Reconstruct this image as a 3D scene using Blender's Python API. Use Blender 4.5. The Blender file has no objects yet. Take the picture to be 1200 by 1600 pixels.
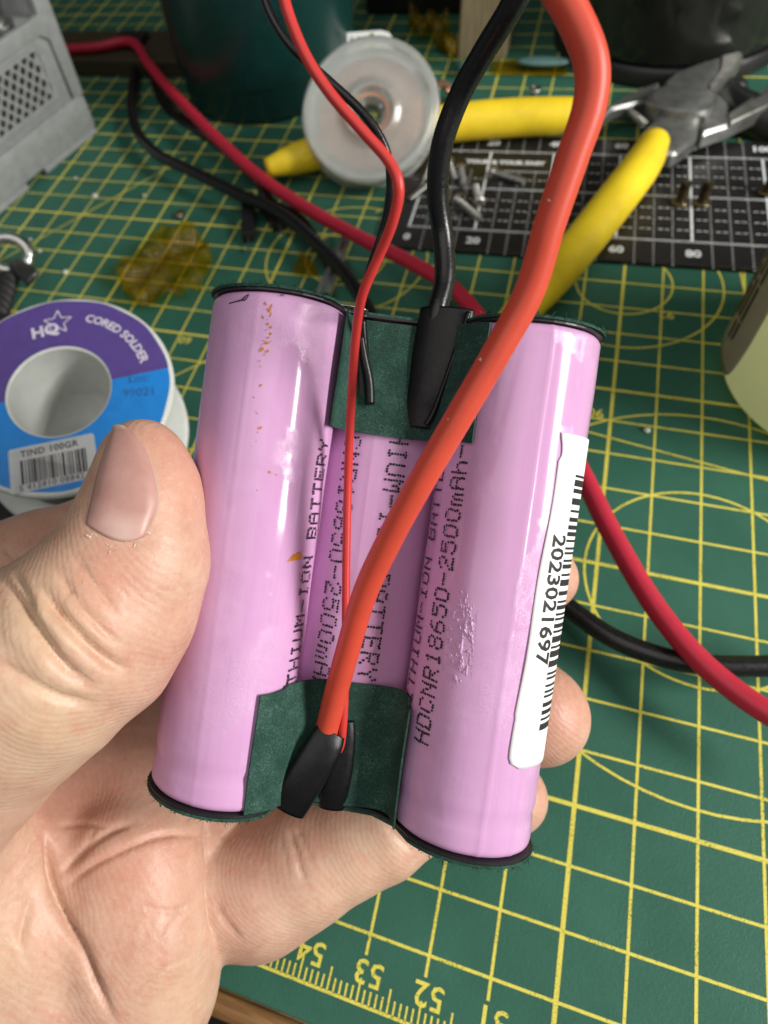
import bpy, bmesh, math, random
import numpy as np
from mathutils import Matrix, Vector
from mathutils.bvhtree import BVHTree
from mathutils import noise as mnoise

random.seed(7); rng = np.random.default_rng(7)
scene = bpy.context.scene
scene.unit_settings.scale_length = 0.01            # one unit is one centimetre
COL = scene.collection

# ------------------------------------------------------------------ camera
CAM_R = np.array([[0.942523, 0.303256, -0.140304],  # rows: image right, image down, forward
                  [0.179163, -0.813096, -0.553874],
                  [-0.282046, 0.496902, -0.820694]])
CAM_C = np.array([1.60983, -0.193217, 14.291387])
FOC, PU, PV = 1100.0, 442.515, 758.166
cd = bpy.data.cameras.new('camera'); cam = bpy.data.objects.new('camera', cd); COL.objects.link(cam)
cd.sensor_fit = 'HORIZONTAL'; cd.sensor_width = 36; cd.lens = 36 * FOC / 1200
cd.shift_x = (600 - PU) / 1200; cd.shift_y = -(800 - PV) / 1200
cd.clip_start = 0.1; cd.clip_end = 500
M = Matrix.Identity(4)
for i in range(3):
    M[i][0] = CAM_R[0][i]; M[i][1] = -CAM_R[1][i]; M[i][2] = -CAM_R[2][i]; M[i][3] = CAM_C[i]
cam.matrix_world = M
cd.dof.use_dof = True; cd.dof.focus_distance = 8.3; cd.dof.aperture_fstop = 0.40
scene.camera = cam

# ------------------------------------------------------------------ light of the room and the bench lamp
world = bpy.data.worlds.new("World"); scene.world = world; world.use_nodes = True
bg = world.node_tree.nodes['Background']
bg.inputs[0].default_value = (0.95, 0.98, 1.0, 1); bg.inputs[1].default_value = 0.125

def area(name, loc, target, sx, sy, energy, color, along=(0, 1, 0)):
    l = bpy.data.lights.new(name, 'AREA'); l.shape = 'RECTANGLE'; l.size = sx; l.size_y = sy
    l.energy = energy; l.color = color
    o = bpy.data.objects.new(name, l); COL.objects.link(o)
    d = Vector(target) - Vector(loc)
    z_ = -d.normalized(); y_ = Vector(along); y_ = (y_ - z_ * y_.dot(z_)).normalized(); x_ = y_.cross(z_)
    o.matrix_world = Matrix.Translation(loc) @ Matrix((x_, y_, z_)).transposed().to_4x4()
    return o
area('bench_lamp', (60, 5, 39), (0, 6, 5), 14, 44, 72000, (1.0, 0.97, 0.92), (-0.05, 0.84, 0.55))
area('ceiling_lamp', (-6, -20, 75), (0, 5, 3), 80, 80, 22000, (1.0, 0.96, 0.90))
scene.view_settings.view_transform = 'Standard'; scene.view_settings.look = 'None'
scene.view_settings.exposure = 0.0; scene.view_settings.gamma = 1.0

# ------------------------------------------------------------------ measuring aids: photo point -> place in the scene
def px(u, v, d):
    return CAM_C + CAM_R.T @ np.array([(u - PU) / FOC * d, (v - PV) / FOC * d, d])
def mat_at(u, v, z=0.0):
    r = CAM_R.T @ np.array([(u - PU) / FOC, (v - PV) / FOC, 1.0])
    return CAM_C + r * (z - CAM_C[2]) / r[2]
def to_px(P):
    Q = (np.asarray(P) - CAM_C) @ CAM_R.T
    return np.c_[PU + FOC * Q[:, 0] / Q[:, 2], PV + FOC * Q[:, 1] / Q[:, 2], Q[:, 2]]

# ------------------------------------------------------------------ materials
def new_mat(name):
    m = bpy.data.materials.new(name); m.use_nodes = True
    nt = m.node_tree; b = nt.nodes['Principled BSDF']
    return m, nt, b
def setp(b, **k):
    names = dict(col='Base Color', rough='Roughness', metal='Metallic', spec='Specular IOR Level', trans='Transmission Weight',
                 alpha='Alpha', coat='Coat Weight', coatr='Coat Roughness', sss='Subsurface Weight', sheen='Sheen Weight', ior='IOR')
    for n, v in k.items():
        if n == 'col' and len(v) == 3: v = (*v, 1)
        b.inputs[names[n]].default_value = v
def N(nt, t, **k):
    n = nt.nodes.new(t)
    for a, v in k.items(): setattr(n, a, v)
    return n
def noise(nt, scale, detail=4, rough=0.6, vec=None, dist=0):
    n = N(nt, 'ShaderNodeTexNoise'); n.inputs['Scale'].default_value = scale; n.inputs['Detail'].default_value = detail
    n.inputs['Roughness'].default_value = rough; n.inputs['Distortion'].default_value = dist
    nt.links.new(vec or coords(nt), n.inputs['Vector']); return n
def coords(nt):
    for n in nt.nodes:
        if n.type == 'TEX_COORD': return n.outputs['Object']
    return N(nt, 'ShaderNodeTexCoord').outputs['Object']
def ramp(nt, src, stops):
    r = N(nt, 'ShaderNodeValToRGB'); e = r.color_ramp.elements
    while len(e) < len(stops): e.new(0.5)
    for i, (p, c) in enumerate(stops):
        e[i].position = p; e[i].color = (*c, 1) if len(c) == 3 else c
    nt.links.new(src, r.inputs[0]); return r.outputs[0]
def bump(nt, b, h, strength=0.3, dist=0.02, prev=None):
    n = N(nt, 'ShaderNodeBump'); n.inputs['Strength'].default_value = strength; n.inputs['Distance'].default_value = dist
    nt.links.new(h, n.inputs['Height'])
    if prev: nt.links.new(prev, n.inputs['Normal'])
    nt.links.new(n.outputs[0], b.inputs['Normal']); return n.outputs[0]
def mth(nt, op, a, b=None, c=None):
    n = N(nt, 'ShaderNodeMath', operation=op)
    for i, x in enumerate((a, b, c)):
        if x is None: continue
        if isinstance(x, (int, float)): n.inputs[i].default_value = x
        else: nt.links.new(x, n.inputs[i])
    return n.outputs[0]
def mix(nt, fac, a, b):
    n = N(nt, 'ShaderNodeMix', data_type='RGBA')
    for i, x in ((0, fac), (6, a), (7, b)):
        if isinstance(x, (int, float)): n.inputs[i].default_value = x
        elif isinstance(x, tuple): n.inputs[i].default_value = (*x, 1)
        else: nt.links.new(x, n.inputs[i])
    return n.outputs[2]
def plain(name, col, rough=0.5, metal=0, var=0.12, vscale=3.0, bmp=0.0, bscale=40, **k):
    m, nt, b = new_mat(name); setp(b, rough=rough, metal=metal, **k)
    n = noise(nt, vscale)
    lo = tuple(c * (1 - var) for c in col); hi = tuple(min(1, c * (1 + var)) for c in col)
    nt.links.new(ramp(nt, n.outputs[0], [(0.3, lo), (0.7, hi)]), b.inputs['Base Color'])
    n2 = noise(nt, vscale * 4)
    mr = N(nt, 'ShaderNodeMapRange'); mr.inputs[3].default_value = max(0.02, rough - 0.08); mr.inputs[4].default_value = min(1, rough + 0.1)
    nt.links.new(n2.outputs[0], mr.inputs[0]); nt.links.new(mr.outputs[0], b.inputs['Roughness'])
    if bmp: bump(nt, b, noise(nt, bscale).outputs[0], bmp, 0.02)
    return m

def mat_green():
    m, nt, b = new_mat('cutting_mat_green'); setp(b, rough=0.5, spec=0.22)
    n = noise(nt, 0.5, 5); n2 = noise(nt, 7, 6)
    c = ramp(nt, n.outputs[0], [(0.3, (0.025, 0.102, 0.070)), (0.7, (0.036, 0.134, 0.092))])
    sp = noise(nt, 26, 2); spk = ramp(nt, sp.outputs[0], [(0.70, (0, 0, 0)), (0.80, (1, 1, 1))])
    zone = ramp(nt, n2.outputs[0], [(0.55, (0, 0, 0)), (0.75, (1, 1, 1))])
    f = mth(nt, 'MULTIPLY', mth(nt, 'MULTIPLY', spk, zone), 0.35)
    nt.links.new(mix(nt, f, c, (0.22, 0.32, 0.30)), b.inputs['Base Color'])
    h = noise(nt, 16, 3, 0.6, dist=1.2)
    p = bump(nt, b, h.outputs[0], 0.32, 0.03)
    scr = noise(nt, 1.3, 2, 0.5, dist=6)
    bump(nt, b, ramp(nt, scr.outputs[0], [(0.496, (1, 1, 1)), (0.5, (0, 0, 0)), (0.504, (1, 1, 1))]), 0.30, 0.02, p)
    nt.links.new(ramp(nt, noise(nt, 1.1, 4).outputs[0], [(0.3, (0.42,) * 3), (0.7, (0.62,) * 3)]), b.inputs['Roughness'])
    return m
def mat_print():
    m, nt, b = new_mat('yellow_mat_print'); setp(b, rough=0.55, spec=0.3)
    n = noise(nt, 30, 3); w = noise(nt, 1.2, 4)
    f = mth(nt, 'ADD', n.outputs[0], mth(nt, 'MULTIPLY', mth(nt, 'SUBTRACT', w.outputs[0], 0.5), 0.5))
    nt.links.new(ramp(nt, f, [(0.30, (0.16, 0.19, 0.04)), (0.43, (0.66, 0.59, 0.085)), (0.7, (0.75, 0.68, 0.12))]), b.inputs['Base Color'])
    bump(nt, b, noise(nt, 45, 2).outputs[0], 0.4, 0.01)
    return m
GREEN = mat_green(); YPRINT = mat_print()

def mat_cell():
    m, nt, b = new_mat('pink_shrink_wrap'); setp(b, rough=0.2, spec=0.5, sss=0.0)
    co = coords(nt)
    n = noise(nt, 0.9, 3)
    c = ramp(nt, n.outputs[0], [(0.3, (0.60, 0.325, 0.565)), (0.7, (0.65, 0.37, 0.615))])
    st = N(nt, 'ShaderNodeMapping'); st.inputs['Scale'].default_value = (6, 0.25, 6); nt.links.new(co, st.inputs[0])
    sn = noise(nt, 3, 3, 0.5, st.outputs[0])
    c = mix(nt, mth(nt, 'MULTIPLY', ramp(nt, sn.outputs[0], [(0.55, (0, 0, 0)), (0.75, (1, 1, 1))]), 0.18), c, (0.50, 0.22, 0.52))
    gr = noise(nt, 22, 3); grf = ramp(nt, gr.outputs[0], [(0.76, (0, 0, 0)), (0.79, (1, 1, 1))])
    c = mix(nt, mth(nt, 'MULTIPLY', grf, 0.35), c, (0.30, 0.13, 0.26))
    nt.links.new(c, b.inputs['Base Color'])
    # scuffed patches: fine crackle, only where the wrap has been rubbed
    z = noise(nt, 1.0, 3, 0.6); zone = ramp(nt, z.outputs[0], [(0.50, (0, 0, 0)), (0.62, (1, 1, 1))])
    cr = noise(nt, 30, 4, 0.75, dist=2.0)
    h = mth(nt, 'MULTIPLY', cr.outputs[0], zone)
    p = bump(nt, b, h, 0.55, 0.014)
    p = bump(nt, b, noise(nt, 2.2, 2).outputs[0], 0.03, 0.05, p)
    nt.links.new(ramp(nt, zone, [(0, (0.13,) * 3), (1, (0.25,) * 3)]), b.inputs['Roughness'])
    return m
CELL = mat_cell()
INK = plain('black_ink', (0.018, 0.014, 0.02), 0.5)
def mat_paper():
    m, nt, b = new_mat('green_fish_paper'); setp(b, rough=0.8, spec=0.25)
    co = coords(nt)
    st = N(nt, 'ShaderNodeMapping'); st.inputs['Scale'].default_value = (1, 1, 1); st.inputs['Rotation'].default_value = (0, 0, 0.5); nt.links.new(co, st.inputs[0])
    n = noise(nt, 38, 4, 0.75, st.outputs[0], 1.5); n2 = noise(nt, 3, 3)
    f = mth(nt, 'ADD', n.outputs[0], mth(nt, 'MULTIPLY', mth(nt, 'SUBTRACT', n2.outputs[0], 0.5), 0.35))
    nt.links.new(ramp(nt, f, [(0.34, (0.010, 0.034, 0.026)), (0.55, (0.022, 0.068, 0.050)), (0.74, (0.10, 0.20, 0.16))]), b.inputs['Base Color'])
    bump(nt, b, n.outputs[0], 0.5, 0.015); return m
PAPER = mat_paper()
BLACKPL = plain('black_plastic', (0.012, 0.012, 0.013), 0.4, bmp=0.1)
SHRINK = plain('black_heat_shrink', (0.005, 0.005, 0.006), 0.36, spec=0.35, bmp=0.3, bscale=5)
RUBBER = plain('black_silicone', (0.007, 0.007, 0.008), 0.28, bmp=0.16, bscale=22)
def wire_mat(name, col, rough):
    m, nt, b = new_mat(name); setp(b, rough=rough, spec=0.4)
    n = noise(nt, 2.0, 5); s = noise(nt, 17, 4)
    c = ramp(nt, n.outputs[0], [(0.3, tuple(x * 0.88 for x in col)), (0.7, col)])
    sp = ramp(nt, s.outputs[0], [(0.73, (0, 0, 0)), (0.78, (1, 1, 1))])
    nt.links.new(mix(nt, mth(nt, 'MULTIPLY', sp, 0.25), c, tuple(min(1, x * 0.6 + 0.12) for x in col)), b.inputs['Base Color'])
    bump(nt, b, noise(nt, 30, 3).outputs[0], 0.06, 0.01); return m
REDORANGE = wire_mat('orange_red_silicone', (0.64, 0.075, 0.04), 0.42)
REDTHIN = wire_mat('red_silicone', (0.60, 0.045, 0.04), 0.36)
CRIMSON = wire_mat('crimson_silicone', (0.52, 0.02, 0.05), 0.45)
NICKEL = plain('nickel_strip', (0.7, 0.68, 0.63), 0.25, 1)
STEEL = plain('steel', (0.55, 0.55, 0.53), 0.28, 1, bmp=0.1)
DARKSTEEL = plain('plier_steel', (0.30, 0.305, 0.295), 0.33, 0.8, var=0.25, bmp=0.06, bscale=20)
BRIGHTSTEEL = plain('ground_steel', (0.5, 0.5, 0.46), 0.33, 0.9, var=0.3, bmp=0.15)
YELLOW = plain('yellow_vinyl', (0.88, 0.64, 0.02), 0.5, var=0.10, vscale=1.2, bmp=0.15, bscale=16)
WHITEPL = plain('white_plastic', (0.60, 0.62, 0.59), 0.32, var=0.05, bmp=0.03, sss=0.2)
CLEARPL = plain('cloudy_clear_plastic', (0.72, 0.75, 0.72), 0.17, var=0.04, bmp=0.03, trans=0.65)
STICKER = plain('white_sticker', (0.86, 0.87, 0.86), 0.55, var=0.03, bmp=0.12, bscale=3)
GREYPL = plain('grey_plastic', (0.27, 0.285, 0.28), 0.5, bmp=0.12, bscale=30)
TEALCUP = plain('teal_enamel', (0.006, 0.042, 0.040), 0.3, var=0.15)
PURPLE = plain('purple_label', (0.090, 0.055, 0.24), 0.38, var=0.08, bmp=0.06)
BLUE = plain('blue_label', (0.012, 0.21, 0.62), 0.38, var=0.08, bmp=0.06)
PALEINK = plain('pale_ink', (0.62, 0.58, 0.68), 0.45, var=0.2, vscale=9)
GREYINK = plain('grey_blue_ink', (0.02, 0.10, 0.30), 0.5, var=0.3, vscale=9)
BLACKMAT = plain('black_board', (0.011, 0.010, 0.010), 0.42, bmp=0.1)
BOARDINK = plain('white_board_ink', (0.62, 0.65, 0.66), 0.5, var=0.25, vscale=7)
COPPER = plain('copper_braid', (0.50, 0.28, 0.19), 0.35, 0.8, bmp=0.5, bscale=60)
BRASS = plain('dull_brass', (0.20, 0.16, 0.10), 0.3, 0.9, var=0.4)
TANLABEL = plain('tan_label', (0.40, 0.37, 0.27), 0.55, var=0.06)
PRINTBROWN = plain('brown_print', (0.045, 0.04, 0.02), 0.6)
BOTTLEMAT = plain('cloudy_bottle', (0.70, 0.70, 0.55), 0.32, var=0.06, vscale=1, sss=0.25)
ORANGEFLECK = plain('orange_fleck', (0.55, 0.20, 0.015), 0.6, var=0.25, vscale=20)
RESIDUE = plain('glue_residue', (0.62, 0.36, 0.60), 0.22, var=0.15, vscale=12, bmp=0.6, bscale=35)
TABDARK = plain('dark_floor_paint', (0.016, 0.013, 0.010), 0.7)
CRUMB = plain('pale_crumb', (0.6, 0.6, 0.5), 0.4)
TEALPL = plain('teal_plastic', (0.10, 0.20, 0.19), 0.35)
nt_ = BOTTLEMAT.node_tree; tl_ = nt_.nodes.new('ShaderNodeBsdfTranslucent'); tl_.inputs[0].default_value = (0.90, 0.92, 0.64, 1); mx_ = nt_.nodes.new('ShaderNodeMixShader'); mx_.inputs[0].default_value = 0.6
nt_.links.new(nt_.nodes['Principled BSDF'].outputs[0], mx_.inputs[1]); nt_.links.new(tl_.outputs[0], mx_.inputs[2]); nt_.links.new(mx_.outputs[0], nt_.nodes['Material Output'].inputs[0])
def wood_mat(name, a, b_, axis=(1, 12, 12), scale=1.6):
    m, nt, b = new_mat(name); setp(b, rough=0.5)
    st = N(nt, 'ShaderNodeMapping'); st.inputs['Scale'].default_value = axis; nt.links.new(coords(nt), st.inputs[0])
    n = noise(nt, scale, 6, 0.65, st.outputs[0], 0.6)
    nt.links.new(ramp(nt, n.outputs[0], [(0.3, a), (0.7, b_)]), b.inputs['Base Color'])
    bump(nt, b, n.outputs[0], 0.35, 0.03); return m
WOOD = wood_mat('varnished_wood', (0.13, 0.055, 0.018), (0.34, 0.19, 0.07), (0.6, 7, 7))
PALEWOOD = wood_mat('weathered_pine', (0.20, 0.15, 0.085), (0.36, 0.29, 0.18), (7, 7, 0.5))
def clear_mat(name, col, alpha, rough=0.15, ior=1.4):
    m, nt, b = new_mat(name); setp(b, col=col, rough=rough)
    tr = N(nt, 'ShaderNodeBsdfTransparent'); tr.inputs[0].default_value = (*[0.35 + 0.65 * c / max(col) for c in col], 1)
    mx = N(nt, 'ShaderNodeMixShader'); mx.inputs[0].default_value = alpha
    out = nt.nodes['Material Output']
    nt.links.new(tr.outputs[0], mx.inputs[1]); nt.links.new(b.outputs[0], mx.inputs[2]); nt.links.new(mx.outputs[0], out.inputs[0])
    return m, nt, b
def amber():
    m, nt, b = new_mat('amber_tape'); setp(b, col=(0.22, 0.14, 0.004), rough=0.06, spec=1.0)
    tr = N(nt, 'ShaderNodeBsdfTransparent'); tr.inputs[0].default_value = (0.95, 0.88, 0.24, 1)
    mx = N(nt, 'ShaderNodeMixShader'); mx.inputs[0].default_value = 0.26
    nt.links.new(tr.outputs[0], mx.inputs[1]); nt.links.new(b.outputs[0], mx.inputs[2]); nt.links.new(mx.outputs[0], nt.nodes['Material Output'].inputs[0])
    bump(nt, b, noise(nt, 1.6, 4, .65, dist=1.5).outputs[0], 0.9, 0.22); return m
AMBER = amber()
DARKGLASS = plain('smoked_glass', (0.016, 0.017, 0.015), 0.16, var=0.4, vscale=0.6)

# ------------------------------------------------------------------ object helpers
BASE = {}
def raw(name, V, F, m, smooth=True, mats=None, fm=None):
    me = bpy.data.meshes.new(name)
    me.from_pydata([tuple(map(float, v)) for v in V], [], [tuple(int(i) for i in f) for f in F])
    me.materials.append(m)
    if mats:
        for x in mats: me.materials.append(x)
        me.polygons.foreach_set('material_index', fm)
    if smooth: me.polygons.foreach_set('use_smooth', [True] * len(me.polygons))
    me.update(); return me
def thing(name, label, cat, loc=(0, 0, 0), rot=None, group=None):
    o = bpy.data.objects.new(name, None); COL.objects.link(o); o.empty_display_size = 0.5
    mw = Matrix.Translation(Vector([float(x) for x in loc]))
    if rot is not None: mw = mw @ rot.to_4x4()
    o.matrix_world = mw; o['label'] = label; o['category'] = cat
    if group: o['group'] = group
    BASE[o.name] = mw.inverted(); return o
def root_of(o):
    while o.parent: o = o.parent
    return o
def part(name, VF, m, parent, world=True, smooth=True, label=None, angle=None, **k):
    """one mesh object under its thing; vertices given in world space unless world=False"""
    V, F = VF
    V = np.asarray(V, float)
    if world and parent is not None:
        inv = np.array(BASE.get(root_of(parent).name, Matrix.Identity(4))); V = V @ inv[:3, :3].T + inv[:3, 3]
    me = raw(name, V, F, m, smooth, **k); o = bpy.data.objects.new(name, me); COL.objects.link(o)
    if parent is not None: o.parent = parent
    if label: o['label'] = label
    if angle is not None: sharp(me, angle)
    return o
def sharp(me, deg):
    bm = bmesh.new(); bm.from_mesh(me); c = math.radians(deg)
    for e in bm.edges:
        if len(e.link_faces) != 2 or e.calc_face_angle(0) > c: e.smooth = False
    bm.to_mesh(me); bm.free()
def top(name, VF, m, label, cat, smooth=True, group=None, angle=None, **k):
    o = part(name, VF, m, None, smooth=smooth, angle=angle, **k); o['label'] = label; o['category'] = cat
    if group: o['group'] = group
    return o
def structure(name, VF, m, smooth=False):
    o = part(name, VF, m, None, smooth=smooth); o['kind'] = 'structure'; return o
def join(*L):
    V, F, n = [], [], 0
    for v, f in L:
        v = np.asarray(v, float)
        if len(v) == 0: continue
        V.append(v); F += [tuple(i + n for i in q) for q in f]; n += len(v)
    return np.concatenate(V), F
def frame(VF, o, x, y, z):
    V, F = VF; V = np.asarray(V, float)
    return np.asarray(o) + V[:, :1] * np.asarray(x) + V[:, 1:2] * np.asarray(y) + V[:, 2:3] * np.asarray(z), F
def unit(v): v = np.asarray(v, float); return v / np.linalg.norm(v)
def axes(z, xhint):
    z = unit(z); x = np.asarray(xhint, float); x = unit(x - z * (x @ z)); return x, np.cross(z, x), z
def box(c, s, bev=0.0, seg=2):
    bm = bmesh.new(); bmesh.ops.create_cube(bm, size=1)
    for v in bm.verts: v.co = Vector([v.co[i] * s[i] + c[i] for i in range(3)])
    if bev: bmesh.ops.bevel(bm, geom=bm.edges[:], offset=bev, segments=seg, affect='EDGES', profile=0.5)
    return grab(bm)
def grab(bm):
    bm.verts.index_update(); V = [v.co[:] for v in bm.verts]; F = [[v.index for v in f.verts] for f in bm.faces]; bm.free(); return np.array(V), F
def prism(poly, z0, z1, bev=0.0, seg=2):
    bm = bmesh.new(); P = np.asarray(poly, float)
    a = sum(P[i][0] * P[(i + 1) % len(P)][1] - P[(i + 1) % len(P)][0] * P[i][1] for i in range(len(P)))
    if a < 0: P = P[::-1]
    vs = [bm.verts.new((p[0], p[1], z0)) for p in P]; f = bm.faces.new(vs[::-1])
    r = bmesh.ops.extrude_face_region(bm, geom=[f])
    for g in r['geom']:
        if isinstance(g, bmesh.types.BMVert): g.co.z = z1
    bmesh.ops.recalc_face_normals(bm, faces=bm.faces[:])
    if bev: bmesh.ops.bevel(bm, geom=bm.edges[:], offset=bev, segments=seg, affect='EDGES', profile=0.5)
    return grab(bm)
def lathe(prof, n=48, a0=0, a1=2 * math.pi):
    """prof: (radius, height) pairs round local z"""
    full = abs(a1 - a0 - 2 * math.pi) < 1e-6; k = n if full else n + 1
    A = a0 + (a1 - a0) * np.arange(k) / n; V, F = [], []
    for r, h in prof:
        for a in A: V.append((r * math.cos(a), r * math.sin(a), h))
    for j in range(len(prof) - 1):
        for i in range(n):
            i2 = (i + 1) % k
            F.append((j * k + i, j * k + i2, (j + 1) * k + i2, (j + 1) * k + i))
    return np.array(V), F
def spline(P, n):
    P = np.asarray(P, float); Q = np.vstack([2 * P[0] - P[1], P, 2 * P[-1] - P[-2]]); out = []
    for i in range(1, len(Q) - 2):
        t = np.linspace(0, 1, n, endpoint=False)[:, None]; a, b, c, d = Q[i - 1], Q[i], Q[i + 1], Q[i + 2]
        out.append(0.5 * ((2 * b) + (c - a) * t + (2 * a - 5 * b + 4 * c - d) * t ** 2 + (3 * b - a - 3 * c + d) * t ** 3))
    return np.vstack(out + [P[-1:]])
def tube(P, rad, n=20, seg=8, cap=True, smooth_path=True, flat=None):
    """sweep a circle (or a flattened one: flat=(axis hint, ratio)) along a path; rad may vary per control point"""
    P = np.asarray(P, float); rad = np.full(len(P), rad, float) if np.isscalar(rad) else np.asarray(rad, float)
    if smooth_path:
        D = spline(np.c_[P, rad], seg); P, rad = D[:, :3], D[:, 3]
    T = np.gradient(P, axis=0); T /= np.linalg.norm(T, axis=1)[:, None]
    u = np.cross(T[0], [0.3, 0.2, 0.9]) if flat is None else np.asarray(flat[0], float)
    V, F = [], []; A = np.linspace(0, 2 * math.pi, n, endpoint=False)
    for i in range(len(P)):
        if flat is not None: u = np.asarray(flat[0], float)
        u = unit(u - T[i] * (u @ T[i])); w = np.cross(T[i], u); q = 1 if flat is None else flat[1]
        V.append(P[i] + rad[i] * (np.cos(A)[:, None] * u + q * np.sin(A)[:, None] * w))
    V = np.vstack(V); m = len(P)
    for i in range(m - 1):
        for j in range(n):
            k = (j + 1) % n; F.append((i * n + j, i * n + k, (i + 1) * n + k, (i + 1) * n + j))
    if cap: F.append(tuple(range(n))[::-1]); F.append(tuple((m - 1) * n + j for j in range(n)))
    return V, F
def ball(c, r, n=12, sq=(1, 1, 1)):
    prof = [(max(1e-4, r * math.sin(t)), -r * math.cos(t)) for t in np.linspace(0, math.pi, n)]
    V, F = lathe(prof, n * 2); return V * np.array(sq) + np.asarray(c), F
def strip(P, w, n=(0, 0, 1), dz=0.0):
    """flat ribbon of width w along a 2D/3D polyline lying in the plane with normal n"""
    P = np.asarray(P, float)
    if P.shape[1] == 2: P = np.c_[P, np.zeros(len(P))]
    T = np.gradient(P, axis=0); S = np.cross(np.asarray(n, float), T); S /= np.linalg.norm(S, axis=1)[:, None]
    V = np.vstack([P - S * w / 2, P + S * w / 2]); k = len(P); V[:, 2] += dz
    return V, [(i, i + 1, k + i + 1, k + i) for i in range(k - 1)]
def disc(c, r, n=6):
    A = np.linspace(0, 2 * math.pi, n, endpoint=False); V = np.c_[c[0] + r * np.cos(A), c[1] + r * np.sin(A), np.zeros(n)]
    return V, [tuple(range(n))]
def arc(c, r, a0, a1, n=40):
    A = np.radians(np.linspace(a0, a1, n)); return np.c_[c[0] + r * np.cos(A), c[1] + r * np.sin(A)]
def text(s, size, bold=0.0, align='CENTER', spacing=1.0, fine=False):
    cu = bpy.data.curves.new('t', 'FONT'); cu.body = s; cu.size = size; cu.align_x = align; cu.align_y = 'CENTER'
    cu.offset = bold; cu.resolution_u = 2; cu.space_character = spacing
    o = bpy.data.objects.new('t', cu); COL.objects.link(o)
    dg = bpy.context.evaluated_depsgraph_get(); me = bpy.data.meshes.new_from_object(o.evaluated_get(dg))
    bm = bmesh.new(); bm.from_mesh(me); bmesh.ops.triangulate(bm, faces=bm.faces[:])
    for _ in range(3):
        E_ = [e for e in bm.edges if e.calc_length() > size * .22]
        if not E_ or not fine: break
        bmesh.ops.subdivide_edges(bm, edges=E_, cuts=1); bmesh.ops.triangulate(bm, faces=bm.faces[:])
    V, F = grab(bm); V = V.reshape(-1, 3)
    bpy.data.objects.remove(o); bpy.data.meshes.remove(me); bpy.data.curves.remove(cu); V[:, 2] = 0
    return V, F
def move(VF, dx, dy, rot=0, dz=0, s=1):
    V, F = VF; V = np.array(V, float); c, q = math.cos(rot), math.sin(rot)
    return np.c_[dx + s * (c * V[:, 0] - q * V[:, 1]), dy + s * (q * V[:, 0] + c * V[:, 1]), V[:, 2] + dz], F
def grid(nu, nv, fn):
    V = [fn(i / nu, j / nv) for j in range(nv + 1) for i in range(nu + 1)]
    F = [(j * (nu + 1) + i, j * (nu + 1) + i + 1, (j + 1) * (nu + 1) + i + 1, (j + 1) * (nu + 1) + i) for j in range(nv) for i in range(nu)]
    return np.array(V), F
def thick(VF, t):
    """give a sheet thickness t along its vertex normals"""
    V, F = VF; V = np.asarray(V, float); Nn = np.zeros_like(V)
    for f in F:
        q = V[list(f)]; n = np.cross(q[1] - q[0], q[2] - q[0]); n = n if len(q) < 4 else np.cross(q[2] - q[0], q[3] - q[1])
        for i in f: Nn[i] += n
    Nn /= np.maximum(1e-9, np.linalg.norm(Nn, axis=1))[:, None]
    E = {}
    for f in F:
        for a, b in zip(f, f[1:] + f[:1]): E[(a, b)] = E.get((a, b), 0) + 1
    k = len(V); G = [tuple(f) for f in F] + [tuple(i + k for i in f[::-1]) for f in F]
    for (a, b) in E:
        if (b, a) not in E: G.append((b, a, a + k, b + k))
    return np.vstack([V, V - Nn * t]), G

exec_parts = []
# ================================================================== SETTING: floor, bench, cutting mat
structure('floor', ([(-300, -300, -75), (300, -300, -75), (300, 300, -75), (-300, 300, -75)], [(0, 1, 2, 3)]), TABDARK)
bench = structure('bench_top', prism([(-45, -1.62), (50, -1.62), (50, 60), (-45, 60)], -2.2, -0.31), WOOD)
prof = [(0.19 * math.sin(t), 0.19 * math.cos(t)) for t in np.linspace(0, 2 * math.pi, 16, endpoint=False)]
V, F = tube([(-45, -1.75, -0.36), (0, -1.75, -0.36), (50, -1.75, -0.36)], 0.21, 16, 12)
part('bench_edge_moulding', (V, F), WOOD, bench)['kind'] = 'structure'
back = structure('back_wall', ([(-300, 75, -75), (300, 75, -75), (300, 75, 220), (-300, 75, 220)], [(0, 1, 2, 3)]), plain('dim_wall', (0.05, 0.048, 0.042), 0.8))

cm = thing('cutting_mat', 'large green self healing cutting mat with yellow centimetre grid on the bench', 'cutting mat', (0, -1.5, 0))
part('mat_sheet', prism([(-35, -1.5), (35, -1.5), (35, 57), (-35, 57)], -0.3, 0.0, 0.02, 1), GREEN, cm, smooth=False)
L = []
for X in range(-33, 34):
    w = 0.076 if (X - 4) % 5 == 0 else 0.05
    L.append(([(X - w / 2, -0.31, 0.004), (X + w / 2, -0.31, 0.004), (X + w / 2, 56, 0.004), (X - w / 2, 56, 0.004)], [(0, 1, 2, 3)]))
for Y in range(0, 57):
    w = 0.076 if (Y - 3) % 5 == 0 else 0.05
    L.append(([(-33, Y - w / 2, 0.0055), (33, Y - w / 2, 0.0055), (33, Y + w / 2, 0.0055), (-33, Y + w / 2, 0.0055)], [(0, 1, 2, 3)]))
part('printed_grid', join(*L), YPRINT, cm, smooth=False)
L = []
for ci_, (c, r) in enumerate((((4, 17), 1.25), ((4, 17), 2.5), ((6, 8), 2.25), ((6, 8), 4.5), ((-4, 17), 1.25), ((-4, 17), 2.5), ((-10, 10), 2.25))):
    part('printed_circle', strip(arc(c, r, 0, 360, 72), 0.05, dz=0.007 + .0005 * ci_), YPRINT, cm, smooth=False)
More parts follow.
